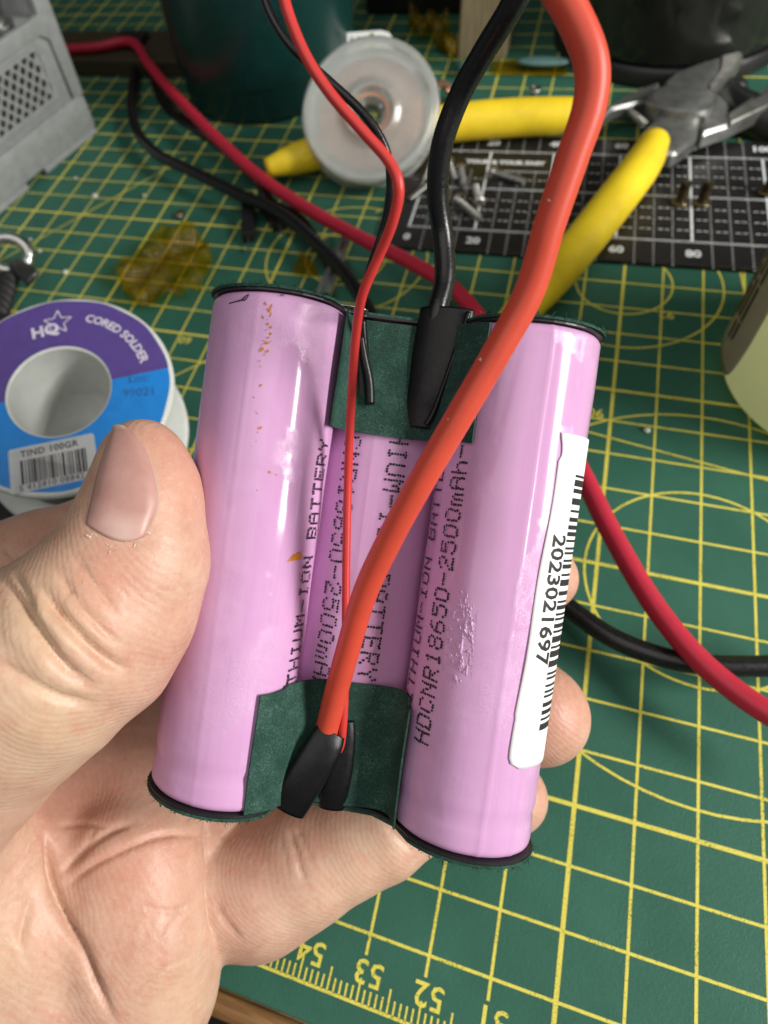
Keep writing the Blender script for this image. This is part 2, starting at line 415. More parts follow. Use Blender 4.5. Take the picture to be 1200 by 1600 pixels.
for a, b in (((-16, 15), (-11.4, 21.7)), ((6.9, 17.9), (7.1, 15.9)), ((6.6, 24.0), (9.5, 22.4)), ((6.0, 23.6), (9.5, 23.3)), ((3.5, 11.55), (7.5, 10.9)), ((-9.2, 9.6), (-6.5, 12.4)), ((-3.6, 19.3), (-2.4, 20.2))):
    part('printed_line', strip([a, b], 0.045, dz=0.0115), YPRINT, cm, smooth=False)
L = [strip([(-33, -1.0), (33, -1.0)], 0.05, dz=0.004)]
for k in range(-330, 331):
    h = 0.36 if k % 5 == 0 else 0.22
    x = k / 10
    L.append(([(x - 0.016, -0.985, 0.004), (x + 0.016, -0.985, 0.004), (x + 0.016, -1 + h, 0.004), (x - 0.016, -1 + h, 0.004)], [(0, 1, 2, 3)]))
part('printed_ruler', join(*L), YPRINT, cm, smooth=False)
L = []
for X in range(-8, 12):
    part('printed_number', move(text(str(54 - X), 0.50, 0.006), X + 0.10, -0.53, math.pi, 0.005), YPRINT, cm, smooth=False)
for s, x, y in (('90', 3.64, 12.18), ('92', 5.12, 15.89), ('60', -7.75, 12.75), ('30', -2.4, 18.9)):
    part('printed_number', move(text(s, 0.40, 0.006), x, y, math.pi, 0.013), YPRINT, cm, smooth=False)

# ================================================================== THINGS ON THE MAT
def rotz(a): return Matrix.Rotation(a, 3, 'Z')
# ---- black scale board
bo = np.array([-2.34, 18.53, 0.0]); ba = math.radians(1.7)
bx, by, bz = np.array([math.cos(ba), math.sin(ba), 0]), np.array([-math.sin(ba), math.cos(ba), 0]), np.array([0, 0, 1.0])
board = thing('scale_board', 'thin black board with white millimetre scales lying under the yellow pliers', 'board', bo, rotz(ba))
part('board_sheet', prism([(-0.9, -0.98), (12.3, -0.98), (12.3, 5.02), (-0.9, 5.02)], 0.004, 0.16, 0.03, 2), BLACKMAT, board, world=False, smooth=False)
Z = 0.164; L = []
def seg(x0, y0, x1, y1, w, z=Z): L.append(strip([(x0, y0), (x1, y1)], w, dz=z))
for y in (0.0, 2.08, 4.12):
    for d in (-0.025, 0.025): seg(-0.05 if y < 4 else 0, y + d, 12, y + d, 0.022)
seg(0, 0, 0.12, 4.1, 0.075, Z + .002)
for x in (2, 4, 6, 8, 10, 12): seg(x, 0.03, x, 4.09, 0.07, Z + .002)
seg(2.0, 3.05, 4.0, 3.05, 0.03)
part('scale_lines', join(*L), BOARDINK, board, world=False, smooth=False)['kind'] = 'stuff'
L = []
for k in range(1, 24):
    x = k * 0.5
    if k % 4 == 0: continue
    for j in range(-7, 48):
        y = j * 0.15
        if y > 4.95: break
        if 3.0 < y < 3.95 and x < 4.2: continue
        L.append(([(x - .032, y + .022, Z), (x, y - .02, Z), (x + .032, y + .022, Z), (x, y + .03, Z)], [(0, 1, 2, 3)]))
for y in (0.5, 1.0, 1.5, 2.6, 3.1, 3.6):
    if y > 3 and False: pass
    for k in range(0, 24):
        for d in (0.12, 0.30):
            x = k * 0.5 + d
            if y > 2.9 and x < 4.2: continue
            L.append(([(x, y - .015, Z), (x + .12, y - .015, Z), (x + .12, y + .015, Z), (x, y + .015, Z)], [(0, 1, 2, 3)]))
part('scale_dots', join(*L), BOARDINK, board, world=False, smooth=False)['kind'] = 'stuff'
L = []
for n in (0, 20, 40, 60, 80, 100):
    part('scale_number', move(text(str(n), 0.40, 0.018), n / 10 + 0.02, -0.52, 0, Z), BOARDINK, board, world=False, smooth=False); part('scale_number', move(text(str(n), 0.40, 0.018), n / 10 + 0.02, 4.62, 0, Z), BOARDINK, board, world=False, smooth=False)
L.append(move(text('YOUR & YOUR EASY', 0.27, 0.02), 2.5, 3.52, 0, Z))
part('scale_lettering', join(*L), BOARDINK, board, world=False, smooth=False)['kind'] = 'stuff'

# ---- screws
def screw_proto(label, m):
    t = thing('screw', label, 'screw', (0, 0, 0), None, 'loose screws by the yellow pliers')
    part('head', lathe([(0.001, 0.0), (0.06, 0.0), (0.06, .04), (0.10, .03), (0.155, -.02), (0.165, -.08), (0.15, -.13), (.09, -.14)], 20), m, t, world=False, angle=40)
    pr = [(0.085, -.13)]
    for k in range(22): pr += [(0.075, -.16 - k * .045), (0.098, -.16 - k * .045 - .022)]
    pr += [(0.07, -1.16), (0.001, -1.18)]
    part('shank', lathe(pr, 16), m, t, world=False, angle=60); return t
SCREWS = []
def place_screw(hd, tip, label, m=STEEL, s=1.0):
    global SCREWS
    key = m.name
    proto = next((p for k, p in SCREWS if k == key), None)
    if proto is None:
        r = screw_proto(label, m); SCREWS.append((key, r))
    else:
        r = proto.copy(); COL.objects.link(r)
        for ch in proto.children:
            c = ch.copy(); COL.objects.link(c); c.parent = r
    z = unit(np.asarray(hd) - np.asarray(tip)); x, y, z = axes(z, (0.2, 0.1, 1) if abs(z[2]) < .9 else (1, 0, 0))
    Mx = Matrix(np.c_[x, y, z].tolist()).to_4x4(); r.matrix_world = Matrix.Translation(Vector(hd.tolist())) @ Mx @ Matrix.Diagonal((s * 1.45, s * 1.45, s, 1))
    r['label'] = label; r['group'] = 'loose screws by the yellow pliers'; return r
zs = 0.30
for (a, b, lab, s) in (((713, 312), (763, 354), 'longest steel screw lying nearest the front edge of the black board', 1.0),
                    ((749, 318), (741, 286), 'steel screw with its head towards the front, right behind the longest screw', .85),
                    ((768, 269), (829, 288), 'steel screw lying apart to the right under the board lettering', 1.0),
                    ((700, 252), (711, 284), 'steel screw half hidden behind the thick black wire', .85),
                    ((719, 262), (724, 294), 'steel screw between the half hidden one and the one with its head to the front', .8),
                    ((672, 286), (644, 309), 'steel screw lying across the board corner line left of the thick black wire', .85)):
    place_screw(mat_at(*a, zs), mat_at(*b, zs - .08), lab, STEEL, s)
for (b, lab) in (((1062, 318), 'dull brass screw standing on its head, left of the pair'), ((1096, 319), 'dull brass screw standing on its head, right of the pair'), ((1198, 302), 'dull brass screw at the right edge of the photo')):
    p = mat_at(*b, 0.17); place_screw(p, p + np.array([0, 0.15, 1.0]), lab, BRASS, .58).scale = (1.55, 1.55, .58)
p = mat_at(832, 165, 0.02); place_screw(p + np.array([0, 0, .62]), p + np.array([0, 0, -1.0]), 'round headed steel screw standing behind the upper yellow handle', STEEL, .5).scale = (1.3, 1.3, .5)

# ---- yellow handled side cutters
cut = thing('side_cutters', 'side cutters with yellow vinyl handles and grey steel jaws lying open', 'pliers', mat_at(1065, 152, 0))
def flatpoly(P, z0, z1, bev=0.08, zm=None):
    zm = z1 if zm is None else zm
    return prism([mat_at(u, v, zm)[:2] for u, v in P], z0, z1, bev, 1)
h1 = [mat_at(u, v, z) for u, v, z in ((416, 263, .7), (470, 246, .75), (560, 222, .8), (680, 196, .8), (790, 185, .8), (880, 181, .85), (918, 178, .85))]
part('handle', tube(h1, [.30, .52, .57, .60, .60, .56, .46], 24, 8, flat=((0, 0, 1), 1.0)), YELLOW, cut)
h2 = [mat_at(u, v, z) for u, v, z in ((1022, 222, .9), (1003, 258, .88), (960, 315, .85), (905, 385, .8), (850, 450, .78), (800, 500, .7), (775, 525, .65))]
part('handle', tube(h2, [.46, .57, .59, .57, .52, .42, .26], 24, 8, flat=((0, 0, 1), .95)), YELLOW, cut)
part('jaw', flatpoly([(1036, 128), (1056, 111), (1098, 95), (1134, 85), (1158, 79), (1164, 86), (1148, 108), (1118, 138), (1104, 147), (1085, 160), (1050, 160)], .5, 1.05, .1), DARKSTEEL, cut, angle=18)
part('cutting_edge', flatpoly([(1128, 86), (1158, 80), (1162, 86), (1140, 112), (1112, 138), (1107, 134), (1126, 108)], .93, 1.12, .03), BRIGHTSTEEL, cut, angle=18)
part('jaw', flatpoly([(1090, 160), (1118, 140), (1140, 160), (1138, 174), (1200, 131), (1240, 108), (1250, 112), (1200, 166), (1140, 195), (1096, 210), (1098, 175)], .42, .98, .09), DARKSTEEL, cut, angle=18)
part('cutting_edge', flatpoly([(1139, 178), (1200, 142), (1230, 128), (1200, 164), (1142, 192)], .86, 1.06, .03), BRIGHTSTEEL, cut, angle=18)
part('handle_shank', flatpoly([(960, 158), (985, 143), (1026, 127), (1034, 130), (1018, 150), (1016, 156), (958, 169), (940, 186), (935, 172)], .5, .95, .08), DARKSTEEL, cut, angle=18)
part('handle_shank', flatpoly([(1036, 172), (1006, 203), (1000, 225), (1012, 250), (1040, 238), (1056, 240), (1090, 215), (1098, 175), (1080, 165)], .45, .98, .09), DARKSTEEL, cut, angle=18)
pc = mat_at(1067, 153, 1.2); V, F = lathe([(0.001, .06), (.75, .05), (.86, 0), (.88, -.1), (.88, -.5)], 40)
part('pivot_disc', (V * np.array((1.16, 0.94, 1)) + pc, F), DARKSTEEL, cut, angle=18)
P = [mat_at(983 + 26 * t, 172 + 24 * t, .75) for t in np.linspace(0, 1, 60)]
dx = unit(P[-1] - P[0]); e1_, e2_, _ = axes(dx, (0, 0, 1))
P = [p + .11 * (math.cos(i * .66) * e1_ + math.sin(i * .66) * e2_) for i, p in enumerate(P)]
part('spring', tube(P, 0.028, 6, 2), STEEL, cut)

# ---- black handled tool beside the jaws
tl = thing('black_tool', 'black tool with a dark round knob behind the cutter jaws at the right edge', 'tool', mat_at(1185, 190, 0))
part('handle', tube([mat_at(1128, 150, .3), mat_at(1160, 175, .35), mat_at(1200, 190, .35), mat_at(1280, 205, .35)], [.5, .62, .7, .7], 20, 8), BLACKPL, tl)
part('knob', ball(mat_at(1148, 140, .5), .38, 12), BLACKPL, tl)

# ---- wick spool
wc = px(578, 174, 22.4); wn = unit(np.array([.16, -.68, .71])); wx, wy, wz = axes(wn, (1, .1, 0))
sp = thing('wick_spool', 'round translucent white spool of copper desoldering braid leaning on the yellow handle', 'spool', wc - wn * .7)
def lath_at(prof, c, fr, n=56, k=1.0):
    V, F = lathe(prof, n); return frame((V * k, F), c, *fr)
fr = (wx, wy, wz)
wk = .93
part('flange', lath_at([(.40, -.42), (.44, -.34), (.60, -.30), (.74, -.02), (.80, .10), (.86, .11), (.92, .03), (1.3, -.05), (1.8, -.02), (2.0, .08), (2.12, .13), (2.24, .13), (2.33, .06), (2.36, -.06), (2.30, -.16), (1.4, -.18), (.80, -.18), (.62, -.46)], wc, fr, 72, wk), CLEARPL, sp)
part('flange', lath_at([(.38, -.95), (1.4, -.98), (2.30, -.96), (2.36, -1.05), (2.33, -1.18), (2.2, -1.24), (.38, -1.2)], wc, fr, 72, wk), CLEARPL, sp)
part('hub', lath_at([(.38, .02), (.34, -.2), (.34, -1.2), (.52, -1.2), (.52, -.1)], wc, fr, 32, wk), CLEARPL, sp)
for a in range(3):
    t = a * 2.1 + .5; part('hub_rib', frame(box((.36 * math.cos(t), .36 * math.sin(t), -.4), (.10, .10, .7), .02), wc, *fr), CLEARPL, sp)
part('braid_coil', lath_at([(.55, -.16), (1.75, -.17), (1.85, -.3), (1.85, -.8), (1.75, -.94), (.55, -.94)], wc, fr, 48, wk), COPPER, sp)
P = [wc + wx * 1.2 + wy * 1.25 - wz * .5, wc + wx * 1.75 + wy * .9 - wz * .55, mat_at(690, 130, .9), mat_at(705, 142, .5), mat_at(725, 156, .12)]
part('braid_tail', tube(P, .12, 12, 8, flat=((0, 0, 1), 2.0)), COPPER, sp)
# paper tag that stands behind it
tg = thing('paper_tag', 'small white printed tag standing behind the translucent spool', 'tag', mat_at(574, 85, 0))
tcn = px(576, 72, 26.0); tf = axes(unit(CAM_C - tcn + np.array([0, 0, -4.])), (1, .15, 0))
tf = (tf[0], tf[1], tf[2])
pts = [(-.82, -1.2), (.85, -1.2), (.88, .15), (.75, .36), (.45, .46), (-.80, .48)]
part('tag_sheet', frame(prism(pts, -.03, .03, .01, 1), tcn, *tf), STICKER, tg, smooth=False)
part('tag_print', frame(join(*[box((-.62 + .13 * k, .12, .034), (.07, .42 - .1 * (k % 2), .006)) for k in range(4)]), tcn, *tf), INK, tg, smooth=False)['kind'] = 'stuff'
part('tag_band', frame(box((.12, .1, .034), (.14, .62, .006)), tcn, *tf), plain('olive_print', (.25, .28, .06), .5), tg, smooth=False)

# ---- dark green mug, smoked jar, wooden post
mug = thing('green_mug', 'big dark teal green mug standing at the back of the mat', 'mug', (-9.9, 27.2, 0))
part('mug_body', lathe([(0.01, .03), (3.1, .03), (3.3, .12), (3.36, .35), (3.37, 1.25), (3.43, 1.34), (3.47, 1.42), (3.72, 8.5), (3.66, 8.55), (3.58, 8.5), (3.3, 1.4), (.01, 1.2)], 96), TEALCUP, mug, world=False, angle=50)
jar = thing('smoked_jar', 'wide smoked glass jar with a black base ring behind the cutter jaws', 'jar', (4.7, 31.1, 0))
part('jar_base', lathe([(.01, .01), (3.9, .01), (4.05, .1), (4.05, .5), (3.95, .62), (3.5, .64)], 80), BLACKPL, jar, world=False, angle=40)
part('jar_wall', lathe([(3.6, .64), (3.86, .72), (3.92, 1.0), (3.95, 15.0), (3.85, 15.0), (3.8, 1.0)], 80), DARKGLASS, jar, world=False, angle=50)  # wall raised far out of view to shade the back of the mat
post = thing('wooden_post', 'weathered square wooden post standing behind the spool of braid', 'post', mat_at(758, 74, 0))
part('post_body', box((0, 0, 3), (1.85, 1.85, 6), .08), PALEWOOD, post, world=False, smooth=False)

bcs = thing('black_case', 'plain black case standing at the back between the green mug and the wooden post', 'case', (-5.0, 33.4, 0))
part('case_body', box((0, 0, 2.5), (4.6, 1.6, 5.0), .25, 3), BLACKPL, bcs, world=False, angle=40)
part('case_lid', box((0, 0, 5.25), (4.7, 1.7, .5), .15, 3), BLACKPL, bcs, world=False, angle=40)
# ---- grey enclosure with perforated side
do = np.array([-16.0, 23.2, 0]); ds = unit((-1.4, -5.4, 0)); dn = np.array([0.968, -0.25, 0]); dz_ = np.array([0, 0, 1.])
dev = thing('grey_enclosure', 'grey plastic enclosure with a perforated side panel at the top left', 'enclosure', do)
def dv(VF): return frame(VF, do, ds, dz_, dn)       # x along the side, y up, z outwards
part('case_body', dv(prism([(0.02, .25), (7.5, .25), (7.5, 4.35), (.65, 4.35), (.62, 5.5), (0.02, 5.5)], -6, -.25, .1)), GREYPL, dev, angle=30)
part('side_frame', dv(join(prism([(0, .22), (7.6, .22), (7.6, 1.55), (.45, 1.55), (.05, 1.45)], -.25, .06, .06), prism([(0, 1.5), (.5, 1.5), (.6, 3.7), (.95, 3.95), (7.6, 3.95), (7.6, 4.5), (.70, 4.5), (.62, 5.6), (0, 5.6)], -.25, .05, .05))), GREYPL, dev, angle=30)
part('side_panel', dv(prism([(.55, 1.55), (7.6, 1.55), (7.6, 3.98), (.95, 3.98), (.6, 3.7)], -.24, -.08, .02)), GREYPL, dev, angle=30)
part('grille_hole_dark', dv(box((4.1, 2.85, -.07), (5.4, 1.7, .02))), INK, dev, smooth=False)  # black sheet put in for the darkness seen through the grille holes
L = []
x0, x1, y0, y1 = 1.2, 6.9, 2.0, 3.7
for sgn, zz in ((1, -.045), (-1, -.035)):
    for k in range(-12, 40):
        c = x0 + k * .42; q = []
        for yy in (y0, y1):
            q.append((c + sgn * (yy - (y0 if sgn > 0 else y1)) * .85 * (1 if sgn > 0 else 1), yy))
        (ax, ay), (bx_, by_) = q
        if min(ax, bx_) > x1 or max(ax, bx_) < x0: continue
        def cl(a, b):
            t0, t1 = 0, 1
            for lim, s in ((x0, 1), (x1, -1)):
                fa, fb = s * (a[0] - lim), s * (b[0] - lim)
                if fa < 0 and fb < 0: return None
                if fa < 0: t0 = max(t0, fa / (fa - fb))
                if fb < 0: t1 = min(t1, fa / (fa - fb))
            return [(a[0] + (b[0] - a[0]) * t, a[1] + (b[1] - a[1]) * t) for t in (t0, t1)] if t1 > t0 else None
        r_ = cl(*q)
        if r_:
            d = unit((r_[1][0] - r_[0][0], r_[1][1] - r_[0][1])); n_ = np.array((-d[1], d[0])) * .048
            L.append(prism([np.array(r_[0]) - n_, np.array(r_[1]) - n_, np.array(r_[1]) + n_, np.array(r_[0]) + n_], zz - .03, zz))
L.append(prism([(x0 - .1, y0 - .1), (x1, y0 - .1), (x1, y0 + .04), (x0 - .1, y0 + .04)], -.07, -.02)); L.append(prism([(x0 - .1, y1 - .04), (x1, y1 - .04), (x1, y1 + .1), (x0 - .1, y1 + .1)], -.07, -.02)); L.append(prism([(x0 - .1, y0), (x0 + .05, y0), (x0 + .05, y1), (x0 - .1, y1)], -.07, -.021))
part('grille', dv(join(*L)), GREYPL, dev, smooth=False)['kind'] = 'stuff'
part('base_rail', dv(join(box((1.6, .12, -.1), (3.0, .22, .5), .05), box((5.8, .12, -.1), (3.4, .22, .5), .05))), GREYPL, dev, angle=30)
kn = thing('chrome_connector', 'round chrome connector on top of the grey enclosure', 'connector', do + ds * 1.75 + dz_ * 4.36 - dn * 1.0)
part('connector_body', lathe([(.01, 0), (.62, 0), (.62, .25), (.45, .3), (.45, .8), (.55, .85), (.55, 1.3), (.01, 1.3)], 28), STEEL, kn, world=False, angle=40)

# ---- dark block behind the crimson cable
blk = thing('dark_wooden_block', 'dark stained wooden strip lying behind the grey enclosure', 'wooden strip', (-18.5, 28.6, 0))
part('block_body', box((0, 0, .35), (9.5, 2.6, .7), .08), plain('dark_stain', (.045, .035, .018), .6), blk, world=False, smooth=False)
part('block_cap', box((1.8, .2, .85), (1.3, .9, .3), .06), BLACKPL, blk, world=False, smooth=False)

# ---- cables that lie across the mat
def cable(name, pts, r, m, label):
    return top(name, tube([mat_at(*p) for p in pts], r, 20, 10), m, label, 'cable')
cable('crimson_cable', [(90, 78, .9), (150, 74, .95), (205, 66, 1.0), (232, 100, 1.0), (268, 143, 1.0), (330, 208, .9), (400, 272, .75), (470, 320, .7), (560, 370, .8), (645, 412, 1.0), (720, 462, 1.1), (800, 570, 1.1), (870, 670, 1.2), (915, 752, 1.25), (955, 832, 1.2), (1015, 935, 1.15), (1080, 1018, 1.15), (1150, 1080, 1.2), (1230, 1132, 1.3), (1300, 1170, 1.3)], .205, CRIMSON, 'crimson red cable running from the mug behind the pack to the right edge')
cable('black_cable', [(215, 90, .3), (206, 150, .35), (212, 200, .45), (245, 240, .6), (300, 268, .7), (370, 302, .7), (440, 335, .7), (500, 385, .7), (555, 450, .6), (640, 600, .6), (760, 800, .6), (850, 915, .7), (900, 958, .75), (960, 998, .8), (1040, 1028, .85), (1120, 1040, .85), (1220, 1040, .85), (1300, 1035, .85)], .195, RUBBER, 'thick black cable that runs beside the crimson one and passes under the pack')
cable('black_cable', [(235, 110, .3), (258, 165, .4), (300, 198, .5), (350, 232, .45), (395, 275, .4), (425, 318, .35), (470, 345, .3), (520, 420, .3)], .18, RUBBER, 'short black cable with a pale sheen just below the crimson one at the mug')
for (a, b, lab) in (((388, 318), (388, 372), 'black jumper plug pointing at the viewer, left of the two under the black cable'), ((415, 318), (436, 354), 'black jumper plug pointing down right, right of the two under the black cable')):
    A, B = mat_at(*a, .25), mat_at(*b, .2); x, y, z = axes(B - A, (0, 0, 1)); Ln = np.linalg.norm(B - A)
    t = thing('jumper_plug', lab, 'plug', A, None, 'jumper plugs on the mat')
    part('housing', frame(box((0, 0, Ln * .5), (.42, .42, Ln), .03), A, x, y, z), BLACKPL, t, smooth=False)
    part('pin', frame(box((0, 0, Ln * 1.15), (.06, .06, Ln * .4), .01), A, x, y, z), STEEL, t, smooth=False)
    part('contact', frame(box((.22, 0, Ln * .1), (.03, .14, .22), .01), A, x, y, z), STEEL, t, smooth=False)

# ---- scraps
def scrap(name, poly, label, cat, m, z=.05, h=.12, t=.006, seed=1, group=None):
    P = np.array([mat_at(u, v, z)[:2] for u, v in poly]); c = P.mean(0); r = np.random.default_rng(seed); ph = r.uniform(0, 6, 6)
    n = len(P); V = [(*c, z + h)]; F = []; rings = (.15, .3, .45, .6, .75, .88, 1.0); K = 10
    Q = spline(np.vstack([P, P[:1]]), K)[:-1]; k = len(Q)
    for a in rings:
        for q in Q:
            x, y = c + (q - c) * a; V.append((x, y, z + h * (.5 + .35 * math.sin(2.1 * x + ph[0]) * math.sin(1.7 * y + ph[1]) + .25 * math.sin(5 * x - 3 * y + ph[2]) + .14 * math.sin(9 * y + 6 * x + ph[3]) + .5 * abs(mnoise.noise(Vector((x * 1.3, y * 1.3, seed * 3.1)))))))
    for i in range(k): F.append((0, 1 + i, 1 + (i + 1) % k))
    for j in range(len(rings) - 1):
        for i in range(k):
            i2 = (i + 1) % k; F.append((1 + j * k + i, 1 + (j + 1) * k + i, 1 + (j + 1) * k + i2, 1 + j * k + i2))
    return top(name, thick((np.array(V), F), t), m, label, cat, group=group)
scrap('tape_scrap', [(188, 432), (206, 412), (240, 392), (268, 374), (300, 368), (322, 384), (333, 408), (332, 446), (312, 468), (272, 484), (228, 490), (200, 470)], 'crinkled amber tape scrap lying behind the solder spool', 'tape', AMBER, .04, .7, seed=3)
scrap('tape_scrap', [(470, 395), (488, 410), (498, 430), (482, 432), (458, 426)], 'small triangular yellow tape scrap behind the top of the pack', 'tape', AMBER, .02, .1, seed=4)
scrap('tape_scrap', [(640, 30), (668, 36), (700, 60), (712, 105), (690, 92), (672, 68), (640, 60)], 'shiny golden tape scrap beside the wooden post', 'tape', AMBER, .1, 1.0, seed=9)
scrap('tape_scrap', [(770, 98), (830, 96), (880, 104), (880, 120), (820, 118), (770, 116)], 'flat amber tape strip between the black and the red wire', 'tape', AMBER, .03, .08, seed=6)
bl = thing('hobby_blade', 'slim grey blade lying behind the pack beside the black cable', 'blade', mat_at(520, 405, 0))
part('blade_sheet', prism([mat_at(u, v, .5)[:2] for u, v in ((540, 352), (546, 362), (540, 395), (516, 452), (492, 452), (520, 395))], .35, .42, .01, 1), plain('matt_blade', (.16, .17, .16), .5, .3), bl, smooth=False)
part('blade_ridge', prism([mat_at(u, v, .55)[:2] for u, v in ((541, 356), (543, 362), (518, 430), (508, 450), (504, 450))], .42, .46), STEEL, bl, smooth=False)
for (u, v, lab, q) in ((733, 103, 'teal plastic petal shaped piece left of the thick black wire', 0), (848, 96, 'pale teal plastic arc piece right of the thick black wire', 1)):
    c = mat_at(u, v, .35); t = thing('plastic_piece', lab, 'plastic piece', c)
    V, F = ball((0, 0, 0), .42 if q == 0 else .36, 12, (1.0, 1.0, .4) if q == 0 else (2.6, .8, .4)); part('piece_body', (V + c, F), TEALPL, t)
    if q == 0: part('piece_stem', tube([c + np.array((.15, .1, .1)), c + np.array((.55, .5, .5))], .14, 10, 6), GREYPL, t)
for (u, v, s_, lab) in ((148, 306, .12, 'largest pale crumb on the mat, in front of the grey enclosure'), (62, 392, .07, 'tiny ring shaped crumb just right of the steel clip ring'), (102, 425, .1, 'bright crumb between the clip lever and the amber tape scrap'), (118, 278, .06, 'tiny crumb closest to the front edge of the grey enclosure'), (225, 305, .06, 'tiny crumb under the bend of the thick black cable'), (47, 374, .06, 'faint crumb right above the steel clip ring'), (1011, 672, .08, 'single pale crumb on the mat right of the pack')):
    c = mat_at(u, v, .05); top('crumb', ball(c, s_, 6, (1, 1, .6)), CRUMB, lab, 'crumb', group='pale crumbs on the mat')
c = mat_at(281, 334, .1); top('solder_chip', ball(c, .15, 7, (1, 1.5, .6)), BRASS, 'pale shiny solder chip on the mat above the amber tape scrap', 'chip')

# ---- swivel clip and braided cord
cl_ = thing('swivel_clip', 'steel ring clip with a flat lever at the left edge', 'clip', mat_at(20, 410, 0))
rc = mat_at(14, 397, .9); fx = axes(unit((.35, -.5, .8)), (1, 0, 0)); A = np.linspace(0, 2 * math.pi, 40)
part('ring', tube([rc + .52 * (math.cos(a) * fx[0] * 1.25 + math.sin(a) * fx[1]) for a in A], .19, 14, 2), STEEL, cl_)
part('lever', tube([mat_at(20, 410, .8), mat_at(38, 423, .8), mat_at(52, 436, .75)], [.2, .28, .30], 14, 8, flat=((.5, .6, .3), .3)), plain('gun_metal', (.10, .10, .10), .3, .8), cl_)
cord = thing('braided_cord', 'black braided cord hanging from the steel clip', 'cord', mat_at(5, 450, 0))
for q in range(2):
    P = []
    for t in np.linspace(0, 1, 60):
        b = mat_at(18 - 22 * t, 425 + 70 * t, .5 - .15 * t); w = 22 * t + q * math.pi
        P.append(b + .17 * math.sin(w) * np.array((1, .3, 0)) + .12 * math.cos(w) * np.array((0, 0, 1)))
    part('strand', tube(P, .17, 12, 2), plain('black_cord', (.014, .014, .014), .6, bmp=.5, bscale=18), cord)
ps = thing('black_pouch', 'flat black pouch partly under the solder spool', 'pouch', mat_at(5, 640, 0))
part('pouch_body', prism([mat_at(u, v, .5)[:2] for u, v in ((-120, 480), (30, 488), (60, 560), (120, 760), (110, 860), (-140, 880))], .02, .5, .12), BLACKPL, ps, angle=40)

# ---- solder spool
sc = px(92, 611, 15.6); n0 = unit(CAM_C - sc); sn = unit(.80 * np.array((0, 0, 1.)) + .28 * n0)
img_r = CAM_R[0]; s_x, s_y, s_z = axes(sn, img_r)
fr = (s_x, s_y, s_z)
so = thing('solder_spool', 'reel of cored solder with purple and blue label and white barcode', 'reel', sc - sn * 2.4)
RO, RI = 2.56, 1.13
part('flange', lath_at([(RI, -.02), (RI + .03, .01), (RO - .07, .01), (RO - .02, -.02), (RO, -.10), (RO - .03, -.2), (RO - .1, -.24), (RI, -.24)], sc, fr, 96), WHITEPL, so)
part('flange', lath_at([(RI, -2.0), (RO - .1, -2.0), (RO, -2.06), (RO, -2.2), (RO - .08, -2.26), (RI, -2.26)], sc, fr, 96), WHITEPL, so)
part('core', lath_at([(RI, -.02), (RI - .03, -.3), (RI - .05, -1.8), (RI - .05, -2.2), (.01, -2.2), (.01, -2.25), (RI + .25, -2.25), (RI + .25, -.24)], sc, fr, 64), WHITEPL, so)
pr = [(RI + .25, -.26)]
for k in range(20): pr += [(1.95, -.27 - k * .085), (1.99, -.31 - k * .085)]
part('solder_coil', lath_at(pr + [(RI + .25, -1.98)], sc, fr, 64), plain('solder_wire', (.30, .30, .28), .35, .9), so)
dl = math.radians(13)
def ringsector(r0, r1, a0_, a1_, n, z): return grid(n, 3, lambda u, v: ((r0 + (r1 - r0) * v + (.012 * math.sin(40 * u) if v == 1 else 0)) * math.cos(a1_ + (a0_ - a1_) * u), (r0 + (r1 - r0) * v + (.012 * math.sin(40 * u) if v == 1 else 0)) * math.sin(a1_ + (a0_ - a1_) * u), z))
part('purple_label', frame(ringsector(RI + .05, RO - .10, dl, dl + math.pi, 80, .018), sc, *fr), PURPLE, so)
part('blue_label', frame(ringsector(RI + .05, RO - .10, dl - math.pi, dl, 80, .018), sc, *fr), BLUE, so)
def arctext(s, size, rad, amid, bold=.012, sp=1.0):
    V, F = text(s, size, bold, 'CENTER', sp); a = amid - V[:, 0] / rad; r = rad + V[:, 1]
    return np.c_[r * np.cos(a), r * np.sin(a), V[:, 2]], F
def on_sp(VF, z=.024): return frame((np.c_[VF[0][:, :2], np.full(len(VF[0]), z)], VF[1]), sc, *fr)
part('reel_lettering', on_sp(arctext('CORED SOLDER', .29, 1.98, math.radians(50), .007, .93)), PALEINK, so, smooth=False)['kind'] = 'stuff'
part('reel_lettering', on_sp(move(text('HQ', .42, .015), -.52, 1.60, .30)), PALEINK, so, smooth=False)['kind'] = 'stuff'
A = [math.radians(90 + 36 * k + 8) for k in range(11)]; stp = [np.array(((.34 if k % 2 == 0 else .15) * math.cos(a), (.34 if k % 2 == 0 else .15) * math.sin(a))) + np.array((-.26, 1.84)) for k, a in enumerate(A)]
part('star_mark', on_sp(join(*[strip([stp[k], stp[k + 1]], .028) for k in range(10)]), .028), PALEINK, so, smooth=False)['kind'] = 'stuff'
part('reel_lettering', on_sp(join(move(text('Lot:', .30, .0), 1.76, .28, .08), move(text('99021', .30, .0), 1.80, -.08, .08))), GREYINK, so, smooth=False)['kind'] = 'stuff'
bc, br = np.array((.12, -1.80)), .22; e1v = np.array((math.cos(br), math.sin(br))); e2v = np.array((-e1v[1], e1v[0]))
def on_bar(VF, z): V, F = VF; V = np.asarray(V, float); q = bc + V[:, :1] * e1v + V[:, 1:2] * e2v; return on_sp((np.c_[q, V[:, 0] * 0], F), z)
part('barcode_label', on_bar(prism([(-.88, -.52), (.88, -.52), (.92, -.48), (.92, .48), (.88, .54), (-.88, .54), (-.92, .48), (-.92, -.48)], 0, .001), .026), STICKER, so, smooth=False)
r_ = np.random.default_rng(5); L = []; x = -.68
